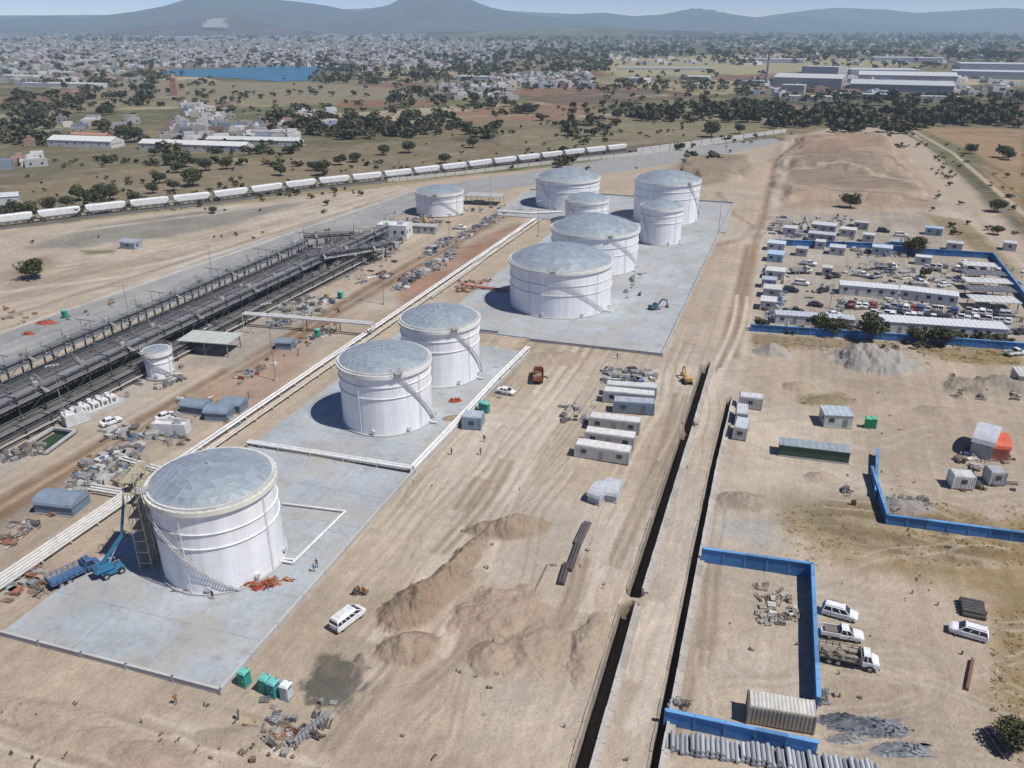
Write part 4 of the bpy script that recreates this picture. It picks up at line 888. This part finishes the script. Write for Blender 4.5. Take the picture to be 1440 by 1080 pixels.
m=MB()
for a,b in zip(cv[:-1],cv[1:]):
    d=(b-a).normalized(); n=Vector((d.y,-d.x,0))
    for e in (-.75,.75): m.beam(a+n*e+Vector((0,0,.75)),b+n*e+Vector((0,0,.75)),.1,.2,(.2,.15,.12),STEEL)
m.obj('railway_track')
cv2=cat([G(895,214),G(1000,200),G(1105,186)]); m=MB()
for a,b in zip(cv2[:-1],cv2[1:]): m.beam(a+Vector((0,0,1.2)),b-(b-a)*.06+Vector((0,0,1.2)),1.2,2.4,(.58,.57,.54))
m.obj('concrete_parapet')
cv3=cat([G(545,256),G(640,246),G(760,232),G(900,217),G(1045,197)]); m=MB()
for a,b in zip(cv3[:-1],cv3[1:]): m.beam(a+Vector((0,0,.8)),b-(b-a)*.05+Vector((0,0,.8)),.6,1.8,(.54,.51,.46))
m.obj('concrete_parapet')
# ---------------- trees -----------------
def crown(rs,n,r,h,lobes,ls):
    L=[]
    for i in range(lobes):
        a=rs.rand()*6.28; q_=rs.rand()**.5*r*.62; L.append((q_*math.cos(a),q_*math.sin(a),h*(.45+.4*rs.rand()),r*(.32+.3*rs.rand())))
    L=np.array(L); k=rs.randint(0,lobes,n); d=rs.randn(n,3); d/=np.linalg.norm(d,axis=1)[:,None]; rad=L[k,3]*(.65+.4*rs.rand(n))
    c=L[k,:3]+d*rad[:,None]*np.array([1,1,.8]); c[:,2]=np.maximum(c[:,2],h*.16)
    nrm=d+rs.randn(n,3)*.6; nrm/=np.linalg.norm(nrm,axis=1)[:,None]; t=np.cross(nrm,rs.randn(n,3)); t/=np.linalg.norm(t,axis=1)[:,None]; b=np.cross(nrm,t)
    sz=ls*(.6+.8*rs.rand(n))[:,None]
    V=np.stack([c-t*sz-b*sz*.6,c+t*sz-b*sz*.7,c+t*sz*.8+b*sz*.8,c-t*sz*.7+b*sz*.7],1).reshape(-1,3)
    lobe=(.65+.7*rs.rand(lobes))[k]; g=(.8+.4*rs.rand(n))*lobe
    C=np.stack([.074*g*(.85+.4*rs.rand(n)),.083*g,.040*g],1)
    return V,C
def tree_obj(name,seed,r=4,h=7,n=1500,ls=.28):
    rs=np.random.RandomState(seed); V,C=crown(rs,n,r,h,11,ls); m=MB()
    m.cyl((0,0,-.2),(0,0,h*.35),.28,(.13,.095,.065),PAINT,8,r1=.18)
    for i in range(6):
        a=i*1.05+rs.rand(); p=(0,0,h*(.22+.03*i)); e=(r*.55*math.cos(a),r*.55*math.sin(a),h*(.5+.06*i)); m.cyl(p,e,.12,(.12,.09,.06),PAINT,5,r1=.04)
    b=len(m.v); m.v+=[tuple(v) for v in V]; m.f+=[[b+4*i,b+4*i+1,b+4*i+2,b+4*i+3] for i in range(n)]; m.c+=[tuple(c) for c in C]; m.m+=[LEAF]*n
    return m
TV=[None]*4; TM=[tree_obj('t',i+3) for i in range(4)]
def tree(px,py,r,nm='tree'):
    i=R_.randrange(4); sc=r/4; s3=(sc,sc,sc*R_.uniform(.75,1.0)); p=G(px,py)
    if TV[i] is None: TV[i]=TM[i].obj(nm,p,R_.uniform(0,6)); TV[i].scale=s3
    else: inst(nm,TV[i],p,R_.uniform(0,6),s3)
for a in [(45,392,4.6),(272,262,6),(290,240,4.5),(250,243,4),(112,282,4.5),(137,292,6),(155,282,4.5),(193,287,3.5),(110,306,3),(395,247,4),(455,247,5),(440,240,3),(478,232,4.5),(500,228,4),(626,230,3.8),(742,160,6),(1195,292,4.6),(1282,358,5),
   (1222,478,4.2),(1172,472,3.4),(1150,468,3),(1290,482,3.),(1320,486,3.4),(1402,298,4),(1402,330,2.5),(1070,464,2.2),(1422,1050,2.2),(1300,390,2),(665,208,4),(540,218,4),(868,168,7),(1000,193,7),(1040,188,5),(575,215,5),(240,232,5),(300,300,2),(810,180,5),(760,170,5),(15,310,5),(40,308,5),(70,298,4),(225,258,4),(320,238,4),(260,235,5),(150,300,4),(95,292,3.5),(245,268,3.5),(215,272,3),
   (1410,222,5),(1365,216,4),(1418,225,4),(190,200,7),(175,196,6),(205,208,5)]: tree(*a)
def mass(name,regs,seed,q=46,tint=(1,1,1),fz=1.):
    rs=np.random.RandomState(seed); var=[crown(rs,q,1.,1.5,5,.27) for _ in range(8)]; VV=[];CC=[]
    for (x0,y0,x1,y1,n,r) in regs:
        cl=[(rs.uniform(x0,x1),rs.uniform(y0,y1)) for _ in range(max(1,n//7))]
        for i in range(n):
            if rs.rand()<.6: cx,cy=cl[rs.randint(len(cl))]; px=cx+rs.randn()*(x1-x0)*.04; py=cy+rs.randn()*(y1-y0)*.06; py=min(max(py,y0),y1)
            else: px=rs.uniform(x0,x1); py=rs.uniform(y0,y1)
            p=G(px,py); V_,C_=var[rs.randint(8)]; a=rs.rand()*6.28; s=r*rs.uniform(.45,1.25)
            ca,sa=math.cos(a),math.sin(a); X=(V_[:,0]*ca-V_[:,1]*sa)*s+p.x; Y=(V_[:,0]*sa+V_[:,1]*ca)*s+p.y; Z=(V_[:,2]*s*rs.uniform(.65,1.0)-.1*s)*fz
            VV.append(np.stack([X,Y,Z],1)); t=rs.uniform(.75,1.3); CC.append(C_*t*np.array(tint)*np.array((rs.uniform(.9,1.25),1,1)))
    V_=np.concatenate(VV); C_=np.concatenate(CC); n=len(V_)//4
    me=bpy.data.meshes.new(name); me.vertices.add(len(V_)); me.vertices.foreach_set('co',V_.ravel()); me.loops.add(len(V_)); me.loops.foreach_set('vertex_index',np.arange(len(V_),dtype=np.int32))
    me.polygons.add(n); me.polygons.foreach_set('loop_start',np.arange(0,4*n,4,dtype=np.int32)); me.update(calc_edges=True)
    at=me.color_attributes.new('Col','FLOAT_COLOR','CORNER'); cc=np.ones((4*n,4),np.float32); cc[:,:3]=np.repeat(C_,4,axis=0); at.data.foreach_set('color',cc.ravel())
    me.materials.append(mLeaf); o=bpy.data.objects.new(name,me); scene.collection.objects.link(o)
mass('distant_trees',[(0,160,60,205,75,6),(60,150,190,200,30,5.5),(0,135,120,160,60,6),(60,105,220,125,60,6),(120,125,260,150,55,6),(380,166,560,190,120,6),(440,176,620,196,80,5.5),(560,160,640,185,45,5.5),(230,195,420,222,55,4.5),(540,130,720,150,60,5.5),(640,178,700,196,36,5),
   (900,156,1100,172,150,6.5),(1080,160,1440,180,210,6),(1160,173,1300,188,50,6),(1250,148,1440,166,90,6),(980,148,1180,160,70,6),(790,170,870,192,22,5),(760,160,1000,240,34,3.5),(640,150,900,165,40,5),(0,225,560,235,40,3)],1)
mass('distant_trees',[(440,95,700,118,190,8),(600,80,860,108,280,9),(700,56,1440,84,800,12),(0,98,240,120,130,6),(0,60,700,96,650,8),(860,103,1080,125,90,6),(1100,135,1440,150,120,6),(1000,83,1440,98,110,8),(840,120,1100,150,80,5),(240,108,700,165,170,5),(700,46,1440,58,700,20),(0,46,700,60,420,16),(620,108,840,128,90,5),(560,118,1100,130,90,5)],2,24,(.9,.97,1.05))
mass('shrubs',[(560,200,900,240,60,1.6),(0,215,560,300,140,1.8),(1290,190,1440,330,60,1.6),(0,290,540,345,26,.8),(900,182,1300,215,60,2.0),(1240,480,1440,490,22,1.4),(1310,478,1440,484,26,1.6),(1110,462,1260,472,30,1.3),(600,150,1100,200,90,2.2)],3,30)
mass('dry_grass',[(1100,708,1440,795,500,.34),(1395,860,1440,1070,160,.34),(1060,470,1440,494,260,.6),(1285,488,1440,512,160,.6),(1120,555,1190,568,60,.4)],4,10,(3.6,2.7,2.),.35)
# ---------------- town -----------------
rs=np.random.RandomState(9); m=MB(); TP=[(.66,.65,.62)]*4+[(.55,.53,.49),(.60,.54,.46),(.42,.40,.38),(.36,.24,.18),(.45,.3,.22),(.3,.35,.40),(.62,.58,.50),(.34,.33,.31)]
def town(x0,y0,x1,y1,n,smin=7,smax=15,hmax=7):
    for i in range(n):
        px=rs.uniform(x0,x1);py=rs.uniform(y0,y1); p=G(px,py); g=rs.uniform(.55,1.1); c=TP[rs.randint(len(TP))]; c=tuple(k*g for k in c)
        sx,sy,h=rs.uniform(smin,smax),rs.uniform(smin,smax),rs.uniform(3,hmax); rz=.4+rs.choice([0,1.5708])+rs.randn()*.08
        m.box((p.x,p.y,h/2),(sx,sy,h),c,PAINT,rz)
        m.box((p.x,p.y,h+.15),(sx*.92,sy*.92,.3),tuple(k*.8 for k in c),PAINT,rz)
        if rs.rand()<.4: m.box((p.x+rs.uniform(-1,1),p.y,h+1.3),(sx*.35,sy*.35,2.),c,PAINT,rz)
        M_=Matrix.Rotation(rz,3,'Z')
        if py>75:
            for e in (-.25,.25):
                q_=Vector((p.x,p.y,h*.5))+M_@Vector((sx*e,-sy/2-.03,0)); m.box(q_,(1.3,.08,1.2),(.05,.05,.06),GLASS,rz)
town(0,56,700,95,2500); town(0,47,700,57,900,14,34,8); town(-150,50,0,100,200); town(700,52,1440,66,420,12,22,7); town(700,46,1440,52,120,20,45,8)
town(690,104,830,124,200); town(620,120,720,140,60); town(230,172,415,200,80,6,11,5); town(0,95,200,118,120); town(840,66,1440,92,160,10,18); town(420,160,470,185,16); town(240,150,330,170,20,6,10,5)
town(1050,105,1440,135,90,8,22,6); town(1440,50,1600,100,60); town(470,80,700,100,250); town(60,165,200,196,18,6,12,5); town(0,200,60,240,6,6,12,5)
m.obj('distant_town')
FW=(.52,.52,.51); FR=(.58,.59,.59)
for a in [((28,122),(134,124),25,5,(.6,.6,.58),(.64,.64,.62),'flat'),((0,112),(48,113),30,6,(.6,.6,.58),(.62,.62,.6),'flat'),((68,206),(157,209),14,4.5,(.6,.58,.54),(.68,.67,.64),'gable'),((100,197),(150,199),8,4,(.4,.2,.15),(.45,.25,.18),'gable'),
   ((196,211),(345,216),12,4.5,(.55,.53,.5),(.66,.65,.62),'gable'),((290,204),(420,207),10,4,(.55,.53,.5),(.6,.6,.58),'gable'),((345,195),(415,197),9,5,(.6,.55,.5),(.5,.5,.5),'para'),((0,290),(28,288),8,4,(.5,.5,.5),(.55,.56,.58),'gable'),((170,350),(190,352),4,2.5,(.33,.37,.4),(.35,.4,.45),'arch'),
   ((1086,124),(1182,127),60,14,(.40,.39,.38),(.54,.53,.52),'gable'),((1125,116),(1176,118),45,22,(.45,.44,.42),(.5,.5,.48),'para'),((1098,130),(1130,131),20,9,(.45,.43,.4),(.55,.53,.5),'flat'),((1194,128),(1340,132),60,9,(.32,.32,.33),(.50,.51,.52),'gable'),((1206,116),(1345,119),60,11,FW,FR,'gable'),((1196,108),(1296,109),70,11,FW,(.64,.65,.65),'flat'),((1338,110),(1470,113),60,11,(.45,.47,.5),(.62,.64,.66),'flat'),((1350,98),(1480,100),90,11,FW,(.64,.65,.66),'flat'),((1110,142),(1170,143),20,5,(.45,.43,.4),(.55,.53,.5),'flat'),((1180,138),(1260,140),16,5,FW,FR,'flat'),
   ((955,112),(995,113),25,5,(.6,.6,.58),(.66,.66,.64),'flat'),((880,116),(905,117),25,6,(.6,.6,.58),(.62,.62,.6),'para'),((1040,120),(1068,121),18,6,(.5,.5,.48),(.55,.55,.53),'para'),((640,112),(690,113),25,5,(.6,.6,.58),(.64,.64,.62),'flat'),((870,98),(1000,99),20,4,(.6,.6,.58),(.66,.66,.66),'flat') ,((1290,142),(1350,143),14,5,(.5,.48,.45),(.6,.58,.55),'flat'),((1040,88),(1130,89),60,8,FW,FR,'flat'),((1230,86),(1330,87),80,8,FW,FR,'flat')]:
    bld('factory' if a[0][0]>1000 and a[0][1]<133 else 'warehouse',a[0],a[1],a[2],a[3],a[4],a[5],a[6],6)
m=MB(); m.cyl((0,0,0),(0,0,42),2.6,(.42,.40,.38),CONC,16,r1=1.6); m.ring(1.9,2.4,36,37,(.4,.4,.4),STEEL,16); m.ring(1.7,2.1,40,41,(.4,.1,.1),PAINT,16); m.obj('chimney',G(1077,122))
m=MB(); m.box((0,0,7),(8,8,14),(.42,.24,.17)); m.box((0,0,17),(6,6,6),(.45,.26,.18)); m.cyl((0,0,20),(0,0,25),3,(.4,.22,.16),PAINT,8,r1=.2); 
for s in (-1,1): m.box((s*1.5,-3.03,17),(1.2,.1,3),(.05,.05,.05))
m.obj('brick_bell_tower',G(247,134))
lk=[(222,103),(240,98),(262,97),(300,97),(330,95),(360,94),(392,92),(430,93),(458,93),(458,97),(440,101),(452,104),(430,108),(440,114),(415,114),(390,115),(340,111),(300,109),(250,107)]
slab('lake',lk,.5,.3,(.045,.16,.235),PAINT).data.materials[0]=mWater
# ---------------- mountains -----------------
def mount(name,prof,Y,depth,col,seed):
    xs=[p[0] for p in prof]; ys=[p[1] for p in prof]; nx,nd=220,30; V=[];C=[]
    for i in range(nx+1):
        px=xs[0]+(xs[-1]-xs[0])*i/nx; py=float(np.interp(px,xs,ys)); tp=AT(px,py,Y); hz=max(0,tp.z)
        for j in range(nd+1):
            t=j/nd*2-1; env=max(0,1-abs(t))**1.1
            y=Y+t*depth; x=tp.x; nz=float(fbm(np.array([x/700.]),np.array([y/900.]),seed,5)[0])
            z=hz*env*(.97+.06*nz if abs(t)<.04 else .55+.8*nz)-5
            V.append((x,y,z)); g=.6+.8*nz; C.append(tuple(k*g for k in col))
    Fc=[];CC=[]
    for i in range(nx):
        for j in range(nd):
            a=i*(nd+1)+j; Fc.append((a,a+nd+1,a+nd+2,a+1)); CC.append(C[a])
    return obj_from(name,V,Fc,CC,None,[mMount],smooth=True)
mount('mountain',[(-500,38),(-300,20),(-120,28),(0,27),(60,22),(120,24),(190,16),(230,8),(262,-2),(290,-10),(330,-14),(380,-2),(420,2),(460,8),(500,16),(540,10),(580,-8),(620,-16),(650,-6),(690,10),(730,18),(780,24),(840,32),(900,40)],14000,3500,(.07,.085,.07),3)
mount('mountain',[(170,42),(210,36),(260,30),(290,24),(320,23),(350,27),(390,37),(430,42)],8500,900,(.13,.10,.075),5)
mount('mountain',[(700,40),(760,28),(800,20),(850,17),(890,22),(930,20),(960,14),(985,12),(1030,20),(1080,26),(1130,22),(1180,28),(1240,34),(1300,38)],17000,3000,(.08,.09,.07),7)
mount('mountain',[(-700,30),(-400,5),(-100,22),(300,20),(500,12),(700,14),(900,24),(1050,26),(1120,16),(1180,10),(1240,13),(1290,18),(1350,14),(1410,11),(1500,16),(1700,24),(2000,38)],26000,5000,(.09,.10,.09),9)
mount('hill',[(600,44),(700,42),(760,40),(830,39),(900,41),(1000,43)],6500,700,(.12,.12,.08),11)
# pale quarry scar on the near hill: rock benches
m=MB(); qp=AT(300,33,7900); zz=qp.z
for i in range(7):
    m.box((qp.x+R_.uniform(-40,40),qp.y+i*28,zz-26+i*11),(230-i*16,30,12),(.50,.47,.43),CONC,R_.uniform(-.1,.1),top=(.9,.6))
m.obj('quarry_face')
# ---------------- people -----------------
def person_mesh(vest):
    J=[(0,0,.95),(0,0,1.2),(0,0,1.45),(0,.0,1.55),(0,.02,1.68),(.2,0,1.42),(.27,.05,1.15),(.25,.16,.93),(-.2,0,1.42),(-.28,-.02,1.15),(-.26,.08,.9),(.1,0,.9),(.12,.08,.5),(.12,-.02,.08),(.12,.12,.04),(-.1,0,.9),(-.11,-.04,.5),(-.11,-.18,.1),(-.11,-.05,.04)]
    E=[(0,1),(1,2),(2,3),(3,4),(2,5),(5,6),(6,7),(2,8),(8,9),(9,10),(0,11),(11,12),(12,13),(13,14),(0,15),(15,16),(16,17),(17,18)]
    Rr=[.15,.15,.16,.06,.115,.07,.05,.04,.07,.05,.04,.095,.07,.05,.045,.095,.07,.05,.045]
    me=bpy.data.meshes.new('p'); me.from_pydata(J,E,[]); o=bpy.data.objects.new('p',me); scene.collection.objects.link(o)
    md=o.modifiers.new('s','SKIN'); 
    for i,v in enumerate(me.skin_vertices[0].data): v.radius=(Rr[i],Rr[i]*.8); v.use_root=(i==0)
    sb=o.modifiers.new('u','SUBSURF'); sb.levels=1; sb.render_levels=1
    dg=bpy.context.evaluated_depsgraph_get(); em=bpy.data.meshes.new_from_object(o.evaluated_get(dg)); bpy.data.objects.remove(o)
    cols=[]
    for l in em.loops:
        z=em.vertices[l.vertex_index].co.z
        c=(.04,.04,.04) if z<.1 else (.06,.08,.14) if z<.93 else vest if z<1.47 else (.35,.22,.15) if z<1.68 else (.6,.55,.4)
        cols+=[c[0],c[1],c[2],1]
    at=em.color_attributes.new('Col','FLOAT_COLOR','CORNER'); at.data.foreach_set('color',cols)
    em.materials.clear(); em.materials.append(mPaint); em.polygons.foreach_set('use_smooth',[True]*len(em.polygons)); return em
PM=[person_mesh(c) for c in ((.4,.14,.03),(.1,.14,.2),(.08,.09,.12))]
for i,(x,y) in enumerate([(442,806),(446,800),(300,845),(336,1012),(248,990),(681,622),(676,640),(505,836),(500,838),(635,640),(512,838),(1218,940),(868,505),(270,805),(350,560),(420,500)]):
    o=bpy.data.objects.new('worker',PM[(i*2+1)%3]); scene.collection.objects.link(o); p=G(x,y); p.z=.28 if (i<3 or i==13) else .05; o.location=p; o.rotation_euler=(0,0,R_.uniform(0,6))
# ---------------- light, sky, camera -----------------
el=math.radians(58); sv=Vector((.88,-.47,0)).normalized()*math.cos(el); sv.z=math.sin(el)
ld=bpy.data.lights.new('sun','SUN'); ld.energy=4.3; ld.angle=math.radians(.5); ld.color=(1,.97,.92); lo=bpy.data.objects.new('sun',ld); scene.collection.objects.link(lo); lo.rotation_euler=sv.to_track_quat('Z','Y').to_euler(); lo.location=(0,0,200)
wd=bpy.data.worlds.new('World'); scene.world=wd; wd.use_nodes=True; nt=wd.node_tree; sk=nt.nodes.new('ShaderNodeTexSky'); sk.sky_type='NISHITA'; sk.sun_disc=False; sk.sun_elevation=el; sk.sun_rotation=math.atan2(sv.x,sv.y); sk.altitude=1900; sk.air_density=.8; sk.dust_density=.1; sk.ozone_density=4
vm=nt.nodes.new('ShaderNodeVectorMath'); vm.operation='MULTIPLY'; vm.inputs[1].default_value=(.93,.93,1.12); nt.links.new(sk.outputs[0],vm.inputs[0])
nt.links.new(vm.outputs[0],nt.nodes['Background'].inputs[0]); nt.nodes['Background'].inputs[1].default_value=.085
cd=bpy.data.cameras.new('camera'); cd.sensor_width=36; cd.lens=36*F/1440; cd.clip_end=120000; cd.clip_start=.5; co_=bpy.data.objects.new('camera',cd); scene.collection.objects.link(co_); co_.location=(0,0,H); co_.rotation_euler=(math.pi/2-P,0,0); scene.camera=co_
scene.view_settings.view_transform='Standard'; scene.view_settings.look='None'; scene.view_settings.exposure=0
print('SCRIPT OK',len(bpy.data.objects))
